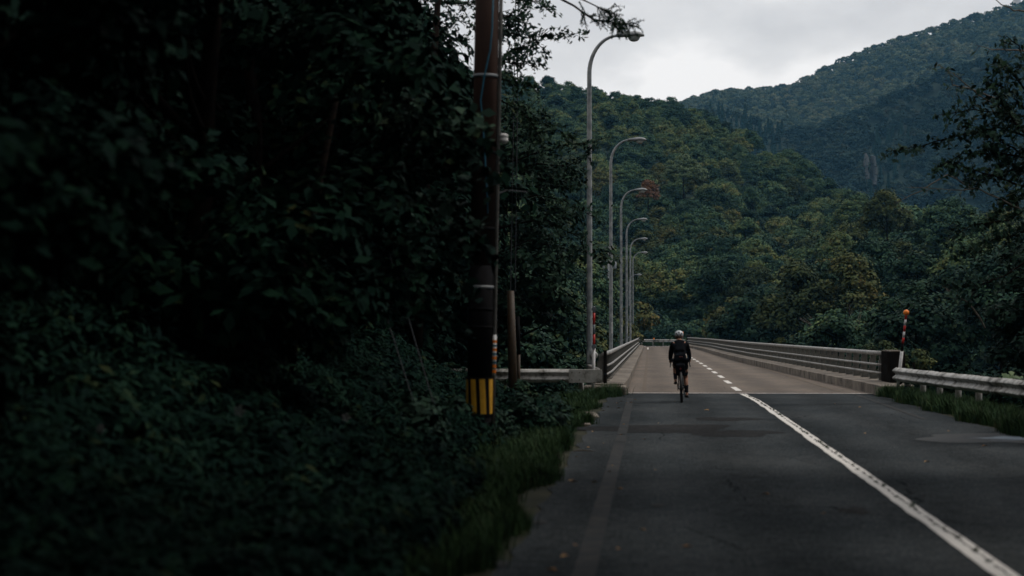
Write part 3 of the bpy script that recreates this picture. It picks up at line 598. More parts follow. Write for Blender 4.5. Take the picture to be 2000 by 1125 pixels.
# stay guards behind
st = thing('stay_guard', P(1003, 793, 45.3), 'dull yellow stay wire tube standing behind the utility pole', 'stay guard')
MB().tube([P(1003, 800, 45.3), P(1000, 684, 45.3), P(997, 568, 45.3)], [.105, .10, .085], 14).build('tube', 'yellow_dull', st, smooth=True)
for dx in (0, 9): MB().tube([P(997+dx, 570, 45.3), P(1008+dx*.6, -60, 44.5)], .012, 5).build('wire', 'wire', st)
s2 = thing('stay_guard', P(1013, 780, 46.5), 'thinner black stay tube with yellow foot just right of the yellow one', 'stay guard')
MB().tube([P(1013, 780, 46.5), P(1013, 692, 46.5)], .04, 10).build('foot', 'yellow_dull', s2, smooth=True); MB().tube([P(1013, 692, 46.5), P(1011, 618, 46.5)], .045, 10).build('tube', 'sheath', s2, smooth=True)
# distant utility pole with transformer
DY = 262; dp = P(1189, 640, DY)
du = thing('utility_pole', (dp.x, DY, float(hz(dp.x, DY))), 'distant utility pole with crossarms and grey transformers among the trees', 'utility pole')
zt = P(1189, 482, DY).z
MB().tube([(dp.x, DY, float(hz(dp.x, DY))-1), (dp.x, DY, zt)], [.2, .12], 10).build('pole', 'steel', du, smooth=True)
for z, l in ((zt-.1, 1.7), (zt-1.0, 1.1), (zt-2.0, 2.2)): MB().box((dp.x-.1, DY-.15, z), (l, .1, .1)).build('crossarm', 'steel', du)
for dx in (-.75, .8):
    MB().lathe([(.22, 0), (.24, .05), (.24, .75), (.18, .85), (.05, .9)], (dp.x+dx, DY-.25, zt-2.9), 14).build('transformer', 'steel', du, smooth=True)
b = MB()
for dx in (-.7, -.3, .4, .7): b.lathe([(.03, 0), (.06, .06), (.06, .16), (.03, .2)], (dp.x+dx, DY-.15, zt-.05), 8)
b.build('insulators', 'wire_grey', du)
b = MB()
for z in (zt+.1, zt-1.9):
    q = [Vector((dp.x, DY, z)).lerp(Vector((dp.x-45, DY-25, z-2)), t)-Vector((0, 0, 4*2.2*t*(1-t))) for t in np.linspace(0, 1, 14)]; b.tube(q, .03, 4)
b.build('wires', 'wire', du)
# ------------------------------------------------------------------ cyclist and bicycle
def skin(name, V_, E_, mat, parent, root, sub=2):
    ks = list(V_); me = bpy.data.meshes.new(name); off = Vector((0, 0, 0)); me.from_pydata([V_[k][0] for k in ks], [(ks.index(a), ks.index(c)) for a, c in E_], [])
    o = link(name, me, M[mat] if isinstance(mat, str) else mat, parent); s = o.modifiers.new('skin', 'SKIN'); s.use_smooth_shade = True
    for i, k in enumerate(ks):
        r = V_[k][1]; r = r if hasattr(r, '__len__') else (r, r); sv = me.skin_vertices[0].data[i]; sv.radius = r; sv.use_root = (k == root)
    q = o.modifiers.new('sub', 'SUBSURF'); q.levels = sub; q.render_levels = sub; return o
M['light_red'] = flat('dull_red_lens', (.12, .02, .02), .4); M['skin'] = flat('skin', (.28, .14, .09), .6, var=.1); M['cloth_black'] = flat('black_cloth', (.005, .006, .008), .9, .03); M['cloth_dark'] = flat('charcoal_cloth', (.010, .011, .014), .9, .03)
V_ = None; M['helmet'] = flat('pale_helmet', (.50, .54, .58), .4, .4, var=.05); M['hair'] = flat('brown_hair', (.05, .028, .018), .6); M['frame_paint'] = flat('dark_frame_paint', (.02, .025, .03), .35, .5); M['alloy'] = flat('alloy', (.25, .26, .27), .35, .5, .8)
BX, BY = .80, 46.9
bike = thing('bicycle', (BX, BY, 0), 'black touring bicycle ridden along the left lane, seen from behind', 'bicycle')
bike.rotation_euler = (0, -.035, -.01)
def wheel(y):
    t = MB().lathe([(.318, -.030), (.336, -.029), (.348, -.014), (.351, 0), (.348, .014), (.336, .029), (.318, .030), (.305, .014), (.305, -.014)], (0, y, .351), 40, 'X'); f = t.f[:-2]; n = 9*40; t.f = f+[(8*40+k, 8*40+(k+1) % 40, (k+1) % 40, k) for k in range(40)]
    w_ = t.build('wheel', 'black', bike, local=True, smooth=True)
    r_ = MB().lathe([(.29, -.012), (.312, -.013), (.312, .013), (.29, .012)], (0, y, .351), 40, 'X'); r_.f = r_.f[:-2]+[(3*40+k, 3*40+(k+1) % 40, (k+1) % 40, k) for k in range(40)]; r_.build('rim', 'frame_paint', w_, local=True, smooth=True)
    s_ = MB()
    for k in range(20): a = 2*PI*k/20; s_.tube([(.02*(-1)**k, y+.02*math.cos(a), .351+.02*math.sin(a)), (0, y+.295*math.cos(a), .351+.295*math.sin(a))], .0018, 4)
    s_.lathe([(.02, -.05), (.025, 0), (.02, .05)], (0, y, .351), 10, 'X'); s_.build('spokes', 'alloy', w_, local=True)
wheel(0.0); wheel(1.02)
BB, ST, HT, HB = (0, .42, .28), (0, .25, .78), (0, .80, .86), (0, .84, .72)
f_ = MB()
f_.tube([BB, ST], .018, 10).tube([ST, (0, .21, .92)], .014, 8).tube([ST, HT], .016, 8).tube([BB, HB], .022, 10).tube([HT, HB], .022, 10)
for s in (-1, 1): f_.tube([(.02*s, .42, .28), (.045*s, .22, .30), (.065*s, 0, .351)], .010, 8).tube([(.012*s, .26, .76), (.045*s, .14, .60), (.065*s, 0, .351)], .008, 8)
f_.build('frame', 'frame_paint', bike, local=True, smooth=True)
k_ = MB()
for s in (-1, 1): k_.tube([(.0, .83, .74), (.045*s, .86, .70), (.055*s, .93, .52), (.055*s, 1.02, .351)], .013, 8)
k_.build('fork', 'frame_paint', bike, local=True, smooth=True)
h_ = MB().tube([(0, .80, .88), (0, .80, .95), (0, .87, .97)], .016, 8)
for s in (-1, 1): h_.tube([(0, .87, .97), (.16*s, .87, .97), (.21*s, .89, .968), (.22*s, .96, .955), (.228*s, .985, .90), (.235*s, .95, .85), (.24*s, .87, .84)], .015, 8)
h_.build('handlebar', 'black', bike, local=True, smooth=True)
for s in (-1, 1): MB().tube([(.222*s, .93, .965), (.222*s, 1.0, .99), (.222*s, 1.02, 1.02)], [.017, .019, .012], 8).tube([(.222*s, 1.0, .97), (.226*s, 1.0, .88)], .008, 6).build('brake_lever', 'black', bike, local=True, smooth=True)
MB().lathe([(.01, -.14), (.055, -.12), (.075, -.06), (.05, .02), (.022, .12), (.01, .14)], (0, 0, 0), 14, 'Y', sy=.35).build('saddle', 'black', bike, local=True, smooth=True).location = (0, .2, .945)
MB().box((0, .06, .80), (.23, .34, .27), (.2, 0, 0), .95).build('saddle_bag', 'cloth_black', bike, local=True, bevel=.04)
MB().tube([(0, .02+.372*math.cos(a), .351+.372*math.sin(a)) for a in np.linspace(.25, 3.3, 18)], .034, 8).build('mudguard', 'black', bike, local=True, smooth=True)
rl = MB().lathe([(.02, 0), (.022, .02), (.015, .03)], (0, -.135, .80), 10, 'Y').build('rear_light', 'light_red', bike, local=True)
c_ = MB().lathe([(.09, -.003), (.095, 0), (.09, .003)], (.05, .42, .28), 24, 'X').tube([(.075, .42, .28), (.085, .42, .115)], .01, 6).tube([(-.075, .42, .28), (-.085, .42, .445)], .01, 6); c_.build('crank', 'frame_paint', bike, local=True)
for s, z in ((1, .115), (-1, .445)): MB().box((.13*s, .42, z), (.09, .09, .022)).build('pedal', 'black', bike, local=True, bevel=.006)
MB().tube([(.05, .42, .372), (.05, 0, .385)], .005, 5).tube([(.05, .42, .188), (.05, .05, .27), (.05, 0, .30)], .005, 5).lathe([(.03, -.012), (.035, 0), (.03, .012)], (.05, .0, .351), 12, 'X').build('chain', 'black', bike, local=True)
MB().box((.06, .03, .25), (.02, .05, .12)).build('derailleur', 'alloy', bike, local=True, bevel=.006)
per = thing('person', (BX, BY, 0), 'cyclist in black clothes and pale helmet riding away toward the bridge', 'person')
per.rotation_euler = bike.rotation_euler
V_ = {'pel': ((0, .17, 1.0), (.135, .12)), 'wai': ((0, .29, 1.15), (.135, .10)), 'che': ((0, .44, 1.30), (.145, .11)), 'uch': ((0, .53, 1.385), (.13, .09)), 'nk': ((0, .585, 1.455), .052), 'hd0': ((0, .625, 1.515), (.07, .075)), 'hd1': ((0, .645, 1.575), (.08, .09)), 'hd2': ((0, .65, 1.625), (.055, .065))}
E_ = [('pel', 'wai'), ('wai', 'che'), ('che', 'uch'), ('uch', 'nk'), ('nk', 'hd0'), ('hd0', 'hd1'), ('hd1', 'hd2')]
for s, n in ((-1, 'l'), (1, 'r')):
    V_.update({n+'sh': ((.155*s, .52, 1.375), .062), n+'ua': ((.19*s, .60, 1.27), .05), n+'el': ((.215*s, .69, 1.15), .042), n+'fa': ((.225*s, .78, 1.07), .036), n+'wr': ((.228*s, .87, 1.005), .026), n+'pa': ((.222*s, .935, .99), (.036, .018)), n+'hip': ((.085*s, .20, .95), .095)})
    E_ += [('uch', n+'sh'), (n+'sh', n+'ua'), (n+'ua', n+'el'), (n+'el', n+'fa'), (n+'fa', n+'wr'), (n+'wr', n+'pa'), ('pel', n+'hip')]
    for i, (dx, l) in enumerate(((.026, .9), (.010, 1.0), (-.008, .95), (-.024, .8))):
        a_ = n+'f%d' % i; x = .222*s+dx*s; V_[a_+'a'] = ((x+.006*s, .975, .985), .009); V_[a_+'b'] = ((x+.008*s, .975+.025*l, .955), .0085); V_[a_+'c'] = ((x, .965+.02*l, .935), .0075)
        E_ += [(n+'pa', a_+'a'), (a_+'a', a_+'b'), (a_+'b', a_+'c')]
    V_[n+'ta'] = ((.195*s, .92, .975), .010); V_[n+'tb'] = ((.188*s, .94, .95), .009); E_ += [(n+'wr', n+'ta'), (n+'ta', n+'tb')]
KN = {'l': (-.125, .58, .86), 'r': (.115, .50, .585)}; AN = {'l': (-.125, .385, .53), 'r': (.130, .36, .205)}
for s, n in ((-1, 'l'), (1, 'r')):
    k, a = Vector(KN[n]), Vector(AN[n]); hp = Vector(V_[n+'hip'][0])
    V_.update({n+'th': (tuple(hp.lerp(k, .5)), .078), n+'kn': (tuple(k), .056), n+'ca': (tuple(k.lerp(a, .35)+Vector((0, -.02, 0))), .056), n+'cb': (tuple(k.lerp(a, .7)), .040), n+'an': (tuple(a), .032), n+'he': ((a.x, a.y-.02, a.z-.06), .034), n+'ft': ((a.x, a.y+.14, a.z-.075), (.04, .025))})
    E_ += [(n+'hip', n+'th'), (n+'th', n+'kn'), (n+'kn', n+'ca'), (n+'ca', n+'cb'), (n+'cb', n+'an'), (n+'an', n+'he'), (n+'he', n+'ft')]
skin('body', V_, E_, 'skin', per, 'pel')
def garment(name, keys, grow, mat, root, cut=None):
    v = {}
    for k in keys:
        p, r = V_[k]; r = r if hasattr(r, '__len__') else (r, r); v[k] = (p, (r[0]+grow, r[1]+grow))
    if cut: v.update(cut)
    e = [(a, c) for a, c in E_ if a in v and c in v]
    if cut:
        for k in cut: e.append((k[:-1] if k.endswith('*') else k, k))
    return skin(name, v, e, mat, per, root)
J = ['pel', 'wai', 'che', 'uch']+[n+k for n in 'lr' for k in ('sh', 'ua', 'el', 'fa', 'wr')]
garment('jersey', J, .020, 'cloth_black', 'che')
garment('shorts', ['pel']+[n+k for n in 'lr' for k in ('hip', 'th')], .018, 'cloth_black', 'pel')
for n in 'lr':
    k, a = Vector(KN[n]), Vector(AN[n])
    th, kn = Vector(V_[n+'th'][0]), k
    q = th.lerp(kn, .75 if n == 'r' else .98); skin('short_leg', {'a': (tuple(th), .088), 'b': (tuple(q), .072)}, [('a', 'b')], 'cloth_black', per, 'a')
    top = k.lerp(a, .42 if n == 'r' else .08); skin('sock', {'a': (tuple(top), .062), 'b': (tuple(k.lerp(a, .72)), .052), 'c': (tuple(a), .044)}, [('a', 'b'), ('b', 'c')], 'cloth_dark', per, 'a')
    skin('shoe', {'a': ((a.x, a.y-.045, a.z-.062), (.040, .040)), 'b': ((a.x, a.y+.05, a.z-.072), (.046, .036)), 'c': ((a.x, a.y+.17, a.z-.085), (.040, .025))}, [('a', 'b'), ('b', 'c')], 'black', per, 'b')
# hump of a small rucksack and hip pouch
MB().box((0, .335, 1.31), (.24, .15, .34), (-.75, 0, 0), .85).build('rucksack', 'cloth_black', per, local=True, bevel=.05)
MB().box((0, .085, 1.06), (.31, .13, .19), (-.3, 0, 0), .9).build('hip_pouch', 'cloth_black', per, local=True, bevel=.045)
MB().box((.02, .02, 1.085), (.09, .012, .014), (-.3, 0, 0)).build('pouch_reflector', 'light_red', per, local=True)
MB().lathe([(.02, -.05), (.07, -.03), (.086, .01), (.085, .06), (.05, .09)], (0, .63, 1.53), 16).build('hair', 'hair', per, local=True, smooth=True)
hp = [(.092, 0), (.101, .02), (.103, .05), (.094, .083), (.073, .110), (.042, .126), (.012, .131)]
hel = MB().lathe(hp, (0, .655, 1.575), 24, sy=1.25).build('helmet', 'helmet', per, local=True, smooth=True)
vb = MB()
for x, z, w_ in ((-.062, 1.63, .03), (0, 1.66, .032), (.062, 1.63, .03), (-.035, 1.60, .02), (.035, 1.60, .02), (0, 1.615, .02)):
    yb = .655-1.25*math.sqrt(max(0, .105**2-x*x))*(.90 if z > 1.65 else .99); vb.box((x, yb+.01, z), (w_, .04, .03), (-.5, 0, x*6))
vb.build('helmet_vents', 'black', hel, local=True, bevel=.004)
sb = MB()
for s in (-1, 1): sb.tube([(.075*s, .62, 1.585), (.07*s, .655, 1.52), (.02*s, .70, 1.48)], .005, 5)
sb.build('helmet_strap', 'black', hel, local=True)
for s in (-1, 1): MB().lathe([(.005, -.012), (.016, -.008), (.02, 0), (.012, .008)], (.083*s, .64, 1.555), 10, 'X', sx=1, sy=1.5).build('ear', 'skin', per, local=True, smooth=True)

# ------------------------------------------------------------------ vegetation: shared crowns
hillc = [puff_crown('crown', 10+i, R, H, npf, pr, 160, .23, flatz=fz, taper=tp, dome=True) for i, (R, H, npf, pr, fz, tp) in enumerate(
    [(3.4, 7.6, 64, .95, .85, .3), (3.9, 7.2, 76, 1.0, .75, .25), (3.0, 8.2, 56, .95, .9, .4), (4.2, 7.6, 84, 1.0, .7, .2), (3.2, 7.0, 56, .95, .9, .3)])]
hillt = [limb_mesh('trunk', 30+i, 8.5, .22, 6, 2.6) for i in range(3)]
T_N = [0]; TREES = []
def hill_tree(x, y, s, mat, label, group, v, rot, sink=0, crownz=1.5):
    z = float(hz(x, y))-sink
    t = thing('broadleaf_tree', (x, y, z), label, 'tree', group); t.rotation_euler.z = rot; t.scale = (s, s, s*1.02)
    me = hillc[v]; key = 'crown_%d_%s' % (v, mat)
    m2 = bpy.data.meshes.get(key)
    if m2 is None: m2 = me.copy(); m2.name = key; m2.materials.clear(); m2.materials.append(M[mat])
    link('crown', m2, None, t, (0, 0, crownz)); link('trunk', hillt[v % 3], None, t); T_N[0] += 1; TREES.append((t, mat))
    return t
R = np.random.default_rng(77)
def pxy(x, y, z): # photo pixel of a world point
    v = CR.transposed() @ (Vector((x, y, z))-cam.location); return 1000-F*v.x/v.z, 562.5+F*v.y/v.z
cand = []
Yv = 262.0
while Yv < 700:
    stepx = 6.9 if Yv > 330 else 6.2
    x = (940-1265)/F*Yv
    while x < (2060-1265)/F*Yv:
        xx = x+R.uniform(-1.6, 1.6); yy = Yv+R.uniform(-3, 3); p0 = 1265+F*xx/yy
        if p0 < 1690 and np.interp(p0, *DR)+8 >= yy >= np.interp(p0, *DFt)-2: cand.append((xx, yy))
        x += stepx
    Yv += 12.5 if Yv > 400 else 10
# keep only trees the camera can see past the ones in front
keep = []
prof = {}
for (x, y) in sorted(cand, key=lambda c: c[1]):
    z = float(hz(x, y)); px, pt = pxy(x, y, z+9.5); w_ = 3.4*F/y; col = range(int((px-w_)//12), int((px+w_)//12)+1)
    vis = sum(1 for k in col if prof.get(k, 2000) > pt+4)
    if vis > len(col)*.3: keep.append((x, y))
    for k in col: prof[k] = min(prof.get(k, 2000), pt+10)
print('hill candidates', len(cand), 'kept', len(keep))
keep = keep[:232]+[]
HL = {'leaf_hill': 'rounded green broadleaf tree within the forest on the hill', 'leaf_olive': 'olive brown broadleaf tree within the forest on the hill', 'leaf_dark': 'dark green tree within the forest on the hill', 'leaf_lime': 'pale green tree within the forest on the hill'}
for (x, y) in keep:
    r = R.uniform(); px = 1265+F*x/y
    mat = 'leaf_olive' if r < .17 else ('leaf_dark' if r < .30 else 'leaf_hill')
    if r > .985: mat = 'leaf_lime'
    hill_tree(x, y, R.uniform(.8, 1.12), mat, HL[mat], 'forest trees on the hill', int(R.integers(5)), R.uniform(0, 6.28))
# crest trees behind the individually built ones, as one wood
#
def hill_special(px, py, Y, mat, label, s, v):
    p = P(px, py, Y); zs = float(hz(p.x, Y)); t = hill_tree(p.x, Y, s, mat, label, None, v, 1.0); t.location.z = p.z-7*s; return t
# right-hand valley trees and left-hand valley trees
def belt(n, pxr, Yr, label, group, mats, topf, smin, smax, seed, spacing=4.0, lim=7.0):
    R = np.random.default_rng(seed); done = []; tries = 0
    while len(done) < n and tries < 6000:
        tries += 1; Y = R.uniform(*Yr); px = R.uniform(*pxr); x = (px-1265)/F*Y
        if any((x-a)**2+((Y-c)*.55)**2 < spacing**2 for a, c in done): continue
        if -lim < x < 10.5 and Y < 262: continue
        done.append((x, Y)); s = R.uniform(smin, smax); m = mats[int(R.integers(len(mats)))]
        t = hill_tree(x, Y, s, m, label[m] if isinstance(label, dict) else label, group, int(R.integers(5)), R.uniform(0, 6.28))
        if topf: # height of the crown top asked for
            ty = topf(px, Y)+R.uniform(-8, 22); zt = P(px, ty, Y).z; t.location.z = max(float(hz(x, Y))-3, min(zt-10.3*s, float(hz(x, Y))+1.5)) if False else zt-10.3*s
            base = float(hz(x, Y))
            if t.location.z > base: # taller trunk reaches the ground
                for c_ in t.children:
                    if c_.name.startswith('trunk'): c_.scale.z = 1; c_.location.z = 0
                dz = (t.location.z-base)/s
                t.location.z = base
                for c_ in t.children:
                    if c_.name.startswith('crown'): c_.location.z += dz
                    else: c_.scale.z = (8.5+dz)/8.5
    return done
RL = {'leaf_hill': 'green tree rising from the valley right of the bridge', 'leaf_olive': 'olive brown tree rising from the valley right of the bridge', 'leaf_dark': 'dark green tree rising from the valley right of the bridge'}
belt(26, (1350, 2060), (262, 330), RL, 'valley trees right of the bridge', ['leaf_hill', 'leaf_olive', 'leaf_hill'], lambda px, Y: np.interp(px, [1300, 1500, 1650, 1700, 1760, 1900, 2000], [560, 500, 420, 380, 352, 385, 405]), 1.0, 1.25, 5)
belt(26, (1400, 2060), (190, 255), RL, 'valley trees right of the bridge', ['leaf_hill', 'leaf_olive', 'leaf_dark'], lambda px, Y: np.interp(px, [1300, 1500, 1700, 2000], [600, 520, 450, 440]), .95, 1.2, 6)
belt(22, (1480, 2060), (115, 180), RL, 'valley trees right of the bridge', ['leaf_hill', 'leaf_dark', 'leaf_dark'], lambda px, Y: np.interp(px, [1300, 1500, 1700, 1850, 2000], [660, 640, 575, 510, 470]), .8, 1.05, 7)
LB = {'leaf_hill': 'green tree rising from the valley left of the bridge', 'leaf_olive': 'brown tinged tree rising from the valley left of the bridge', 'leaf_dark': 'dark green tree rising from the valley left of the bridge'}
belt(16, (930, 1235), (170, 250), LB, 'valley trees left of the bridge', ['leaf_olive', 'leaf_hill', 'leaf_dark'], lambda px, Y: np.interp(px, [900, 1100, 1240], [400, 470, 560]), .9, 1.1, 8)
belt(13, (880, 1180), (85, 160), LB, 'valley trees left of the bridge', ['leaf_hill', 'leaf_olive', 'leaf_dark'], lambda px, Y: np.interp(px, [900, 1100, 1180], [420, 540, 610]), .75, .95, 9, 3.5, 5.2)
belt(16, (930, 1150), (64, 118), LB, 'valley trees left of the bridge', ['leaf_dark', 'leaf_dark', 'leaf_olive'], lambda px, Y: np.interp(px, [900, 1100, 1180], [540, 580, 600]), .6, .8, 19, 2.2, 5.2)
belt(9, (1130, 1215), (120, 235), LB, 'valley trees left of the bridge', ['leaf_olive', 'leaf_hill', 'leaf_dark'], lambda px, Y: np.interp(px, [1100, 1240], [560, 600]), .55, .75, 20, 3.0, 6.0)
hill_special(1266, 368, 330, 'leaf_orange', 'small orange leaved tree behind the third street lamp head', .55, 0)
hill_special(1335, 325, 420, 'leaf_lime', 'light green spreading tree high on the middle of the hill', 1.0, 3)
hill_special(1215, 520, 270, 'leaf_olive', 'yellowing tree beside the farthest street lamps', .8, 1)
print('trees', T_N[0])
# ------------------------------------------------------------------ far woods: one stuff object
farc = [puff_crown('far_crown', 60+i, 5.0, 7.5, 26, 2.0, 26, 1.15, flatz=.6, taper=.3) for i in range(4)]
farc_raw = [m.copy() for m in farc]; conic = []
for i in range(2):
    rng = np.random.default_rng(90+i); k = 500; h = rng.uniform(0, 1, k)**.8; a = rng.uniform(0, 6.28, k); rad = 2.6*(1-h)*(.6+.4*np.sin(h*40)**2)+.15
    pos = np.stack([rad*np.cos(a), rad*np.sin(a), h*15], 1); conic.append(leaf_mesh('conifer_crown', pos, np.stack([np.cos(a), np.sin(a), .8+0*a], 1)+rng.normal(size=(k, 3))*.3, rng.uniform(.7, 1.3, k), rng, 1.7))
pts = []; scl = []; ro = []; ix = []
R = np.random.default_rng(12)
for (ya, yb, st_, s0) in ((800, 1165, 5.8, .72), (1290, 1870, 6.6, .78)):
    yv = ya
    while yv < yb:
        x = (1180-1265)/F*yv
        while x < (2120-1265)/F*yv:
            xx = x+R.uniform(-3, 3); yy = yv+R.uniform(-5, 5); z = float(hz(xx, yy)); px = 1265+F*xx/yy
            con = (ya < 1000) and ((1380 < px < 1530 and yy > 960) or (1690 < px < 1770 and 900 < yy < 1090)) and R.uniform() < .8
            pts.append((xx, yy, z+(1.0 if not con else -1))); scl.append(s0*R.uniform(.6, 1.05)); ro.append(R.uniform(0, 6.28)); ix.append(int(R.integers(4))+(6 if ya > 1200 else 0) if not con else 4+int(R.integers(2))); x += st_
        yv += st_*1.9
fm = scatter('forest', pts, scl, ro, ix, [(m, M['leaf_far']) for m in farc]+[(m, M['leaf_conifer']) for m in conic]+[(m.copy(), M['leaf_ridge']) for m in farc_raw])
tag(fm, 'unbroken bluish forest covering the far mountain slopes', 'forest'); print('far pts', len(pts))
# wood filling in behind the individually built hill trees
pts = []; scl = []; ro = []; ix = []; rest = [c for c in cand if c not in set(keep)]
for (x, y) in rest: pts.append((x, y, float(hz(x, y))+3.0)); scl.append(R.uniform(.85, 1.1)); ro.append(R.uniform(0, 6.28)); ix.append(int(R.integers(5)))
for x_ in np.arange(-60, 75, 3.6):
    for dy in (-6, -14, -24, -35):
        px_ = 1265+F*x_/620; y_ = float(np.interp(px_, *DR))+dy+R.uniform(-2, 2); x2 = x_*y_/620+R.uniform(-1, 1); pts.append((x2, y_, float(hz(x2, y_))-.5)); scl.append(R.uniform(.55, .8)); ro.append(R.uniform(0, 6.28)); ix.append(int(R.integers(5)))
fillm = []
for v in range(5):
    m2 = hillc[v].copy(); m2.name = 'wood_crown'; m2.materials.clear(); m2.materials.append(M['leaf_hill']); fillm.append((m2, None))
o = scatter('hill_forest', pts, scl, ro, ix, fillm); tag(o, 'dense mass of smaller tree crowns filling the wooded hill', 'forest')
# ------------------------------------------------------------------ near vegetation
nearc = [puff_crown('crown', 200+i, R_, H_, npf, pr, 330, .105, flatz=.7, elong=1.9, taper=tp) for i, (R_, H_, npf, pr, tp) in enumerate([(2.6, 6.5, 78, .78, .1), (2.3, 7.5, 80, .75, .2), (2.9, 6.0, 84, .8, .0)])]
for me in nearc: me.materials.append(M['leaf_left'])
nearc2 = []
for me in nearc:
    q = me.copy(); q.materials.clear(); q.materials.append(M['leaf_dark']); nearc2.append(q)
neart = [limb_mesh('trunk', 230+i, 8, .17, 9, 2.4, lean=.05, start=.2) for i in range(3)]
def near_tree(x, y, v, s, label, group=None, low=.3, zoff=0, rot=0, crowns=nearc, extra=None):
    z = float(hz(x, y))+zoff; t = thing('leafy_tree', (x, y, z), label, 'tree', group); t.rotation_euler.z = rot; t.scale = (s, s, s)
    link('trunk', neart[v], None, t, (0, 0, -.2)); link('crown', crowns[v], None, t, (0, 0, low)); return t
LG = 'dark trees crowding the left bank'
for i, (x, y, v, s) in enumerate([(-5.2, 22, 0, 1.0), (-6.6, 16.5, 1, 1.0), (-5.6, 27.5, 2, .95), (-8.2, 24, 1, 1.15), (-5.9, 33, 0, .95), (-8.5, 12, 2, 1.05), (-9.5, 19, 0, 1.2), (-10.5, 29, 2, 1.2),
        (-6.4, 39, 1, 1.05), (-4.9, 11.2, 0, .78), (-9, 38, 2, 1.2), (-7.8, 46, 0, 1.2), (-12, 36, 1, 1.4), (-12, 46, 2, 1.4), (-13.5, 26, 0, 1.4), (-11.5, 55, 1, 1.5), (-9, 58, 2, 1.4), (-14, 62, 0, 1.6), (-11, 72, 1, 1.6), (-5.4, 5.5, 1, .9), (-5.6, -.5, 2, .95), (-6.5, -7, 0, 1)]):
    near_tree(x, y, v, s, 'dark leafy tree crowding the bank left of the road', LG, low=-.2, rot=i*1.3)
near_tree(-6.9, 44, 1, 1.25, 'tall dark tree left of the utility pole top', None, low=.5, rot=.9)
near_tree(-7.4, 52, 0, 1.3, 'dark tree filling the gap behind the guy wires', None, low=1.0, rot=1.9)
near_tree(-4.5, 56.5, 1, 1.02, 'dark tree behind the left guardrail, between utility pole and first lamp', None, low=1.5, zoff=.2, rot=.6, crowns=nearc2)
near_tree(-6.4, 63, 2, 1.35, 'taller dark tree behind the left guardrail, half hidden by the utility pole', None, low=1.5, rot=2, crowns=nearc2)
near_tree(-6.0, 76, 0, 1.2, 'dark tree in the valley below the first street lamp', None, low=3.0, rot=3, crowns=nearc2)
for i, (x, y) in enumerate([(-7.2, 13.5), (-4.8, 6), (-4.4, -2), (-5.0, -10), (2.5, -14)]):  # canopy out of view, added to darken the near road and left bank
    near_tree(x, y, i % 3, 1.5, 'tall tree added over the near road for its shade', 'tall trees added over the near road for shade', low=5.2, rot=i*2.6)
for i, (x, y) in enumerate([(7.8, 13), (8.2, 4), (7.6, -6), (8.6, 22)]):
    near_tree(x, y, i % 3, 1.45, 'tall tree added over the near road for its shade', 'tall trees added over the near road for shade', low=4.6, rot=i*1.6)
# right bank
near_tree(11.3, 54, 1, .9, 'dark leafy tree at the right edge beyond the guardrail', None, low=.9, rot=1, crowns=nearc2)
near_tree(13.5, 60, 2, 1.1, 'dark tree further back at the right edge of the valley', None, low=1.0, rot=2.2, crowns=nearc2)
near_tree(10.3, 60, 0, .7, 'lower dark tree filling the gap behind the right guardrail', None, low=.2, rot=4, crowns=nearc2)
for i, (x, y) in enumerate([(10.5, 32), (11, 21), (10.8, 10), (11.5, -3)]):  # trees outside the frame, put in to keep sky light off the road
    near_tree(x, y, i % 3, 1.15, 'unseen leafy tree added on the right verge to shade the near road', 'unseen right verge trees added for shade', low=.6, rot=i*2.1, crowns=nearc2)
def bough(t, path, r, seed, twig=.5, ntw=16, leaf=.07, per=7, droop=.25, mat='leaf_dark', bark='bark', elong=2.2, t0=.15, foliage=True):
    rng = random.Random(seed); nr_ = np.random.default_rng(seed); path = [Vector(p) for p in path]; b = MB(); fine = []
    for a, c in zip(path[:-1], path[1:]):
        for i in range(3): fine.append(a.lerp(c, i/3)+Vector([rng.uniform(-.02, .02) for _ in range(3)])*min(1, (c-a).length))
    fine.append(path[-1]); n = len(fine); b.tube(fine, [r*(1-.8*i/(n-1)) for i in range(n)], 6); pos = []; nm = []
    for k in range(ntw):
        q = t0+(1-t0)*(k+rng.random())/ntw; i = min(n-2, int(q*(n-1))); p = fine[i].lerp(fine[i+1], q*(n-1)-i); d0 = (fine[i+1]-fine[i]).normalized()
        d = (d0*.7+Vector([rng.gauss(0, .6) for _ in range(3)])).normalized(); l = twig*rng.uniform(.5, 1.2)*(1.15-q*.5); tw = [p]
        for j in range(4): d = (d+Vector((0, 0, -droop*.35))+Vector([rng.gauss(0, .15) for _ in range(3)])).normalized(); tw.append(tw[-1]+d*l/4)
        b.tube(tw, [r*.28*(1-.2*j) for j in range(5)], 4, cap=False)
        for j in range(per):
            s_ = (j+1)/per*4; i2 = min(3, int(s_)); c = tw[i2].lerp(tw[i2+1], min(1, s_-i2)); pos.append(c+Vector([rng.gauss(0, leaf*.5) for _ in range(3)])); nm.append((rng.gauss(0, .5), rng.gauss(-.25, .5), rng.uniform(.2, 1)))
    b.build('branch', bark, t, smooth=True)
    if foliage and pos:
        # world -> local
        off = W(t); pp = np.array([tuple(p-off) for p in pos]); me = leaf_mesh('foliage', pp, np.array(nm), leaf*nr_.uniform(.7, 1.3, len(pp)), nr_, elong, hang=(0, 0, -.9)); link('foliage', me, M[mat], t)
def Pp(lst, Y, Y1=None):
    n = len(lst); return [P(x, y, Y+((Y1 or Y)-Y)*i/max(1, n-1)) for i, (x, y) in enumerate(lst)]
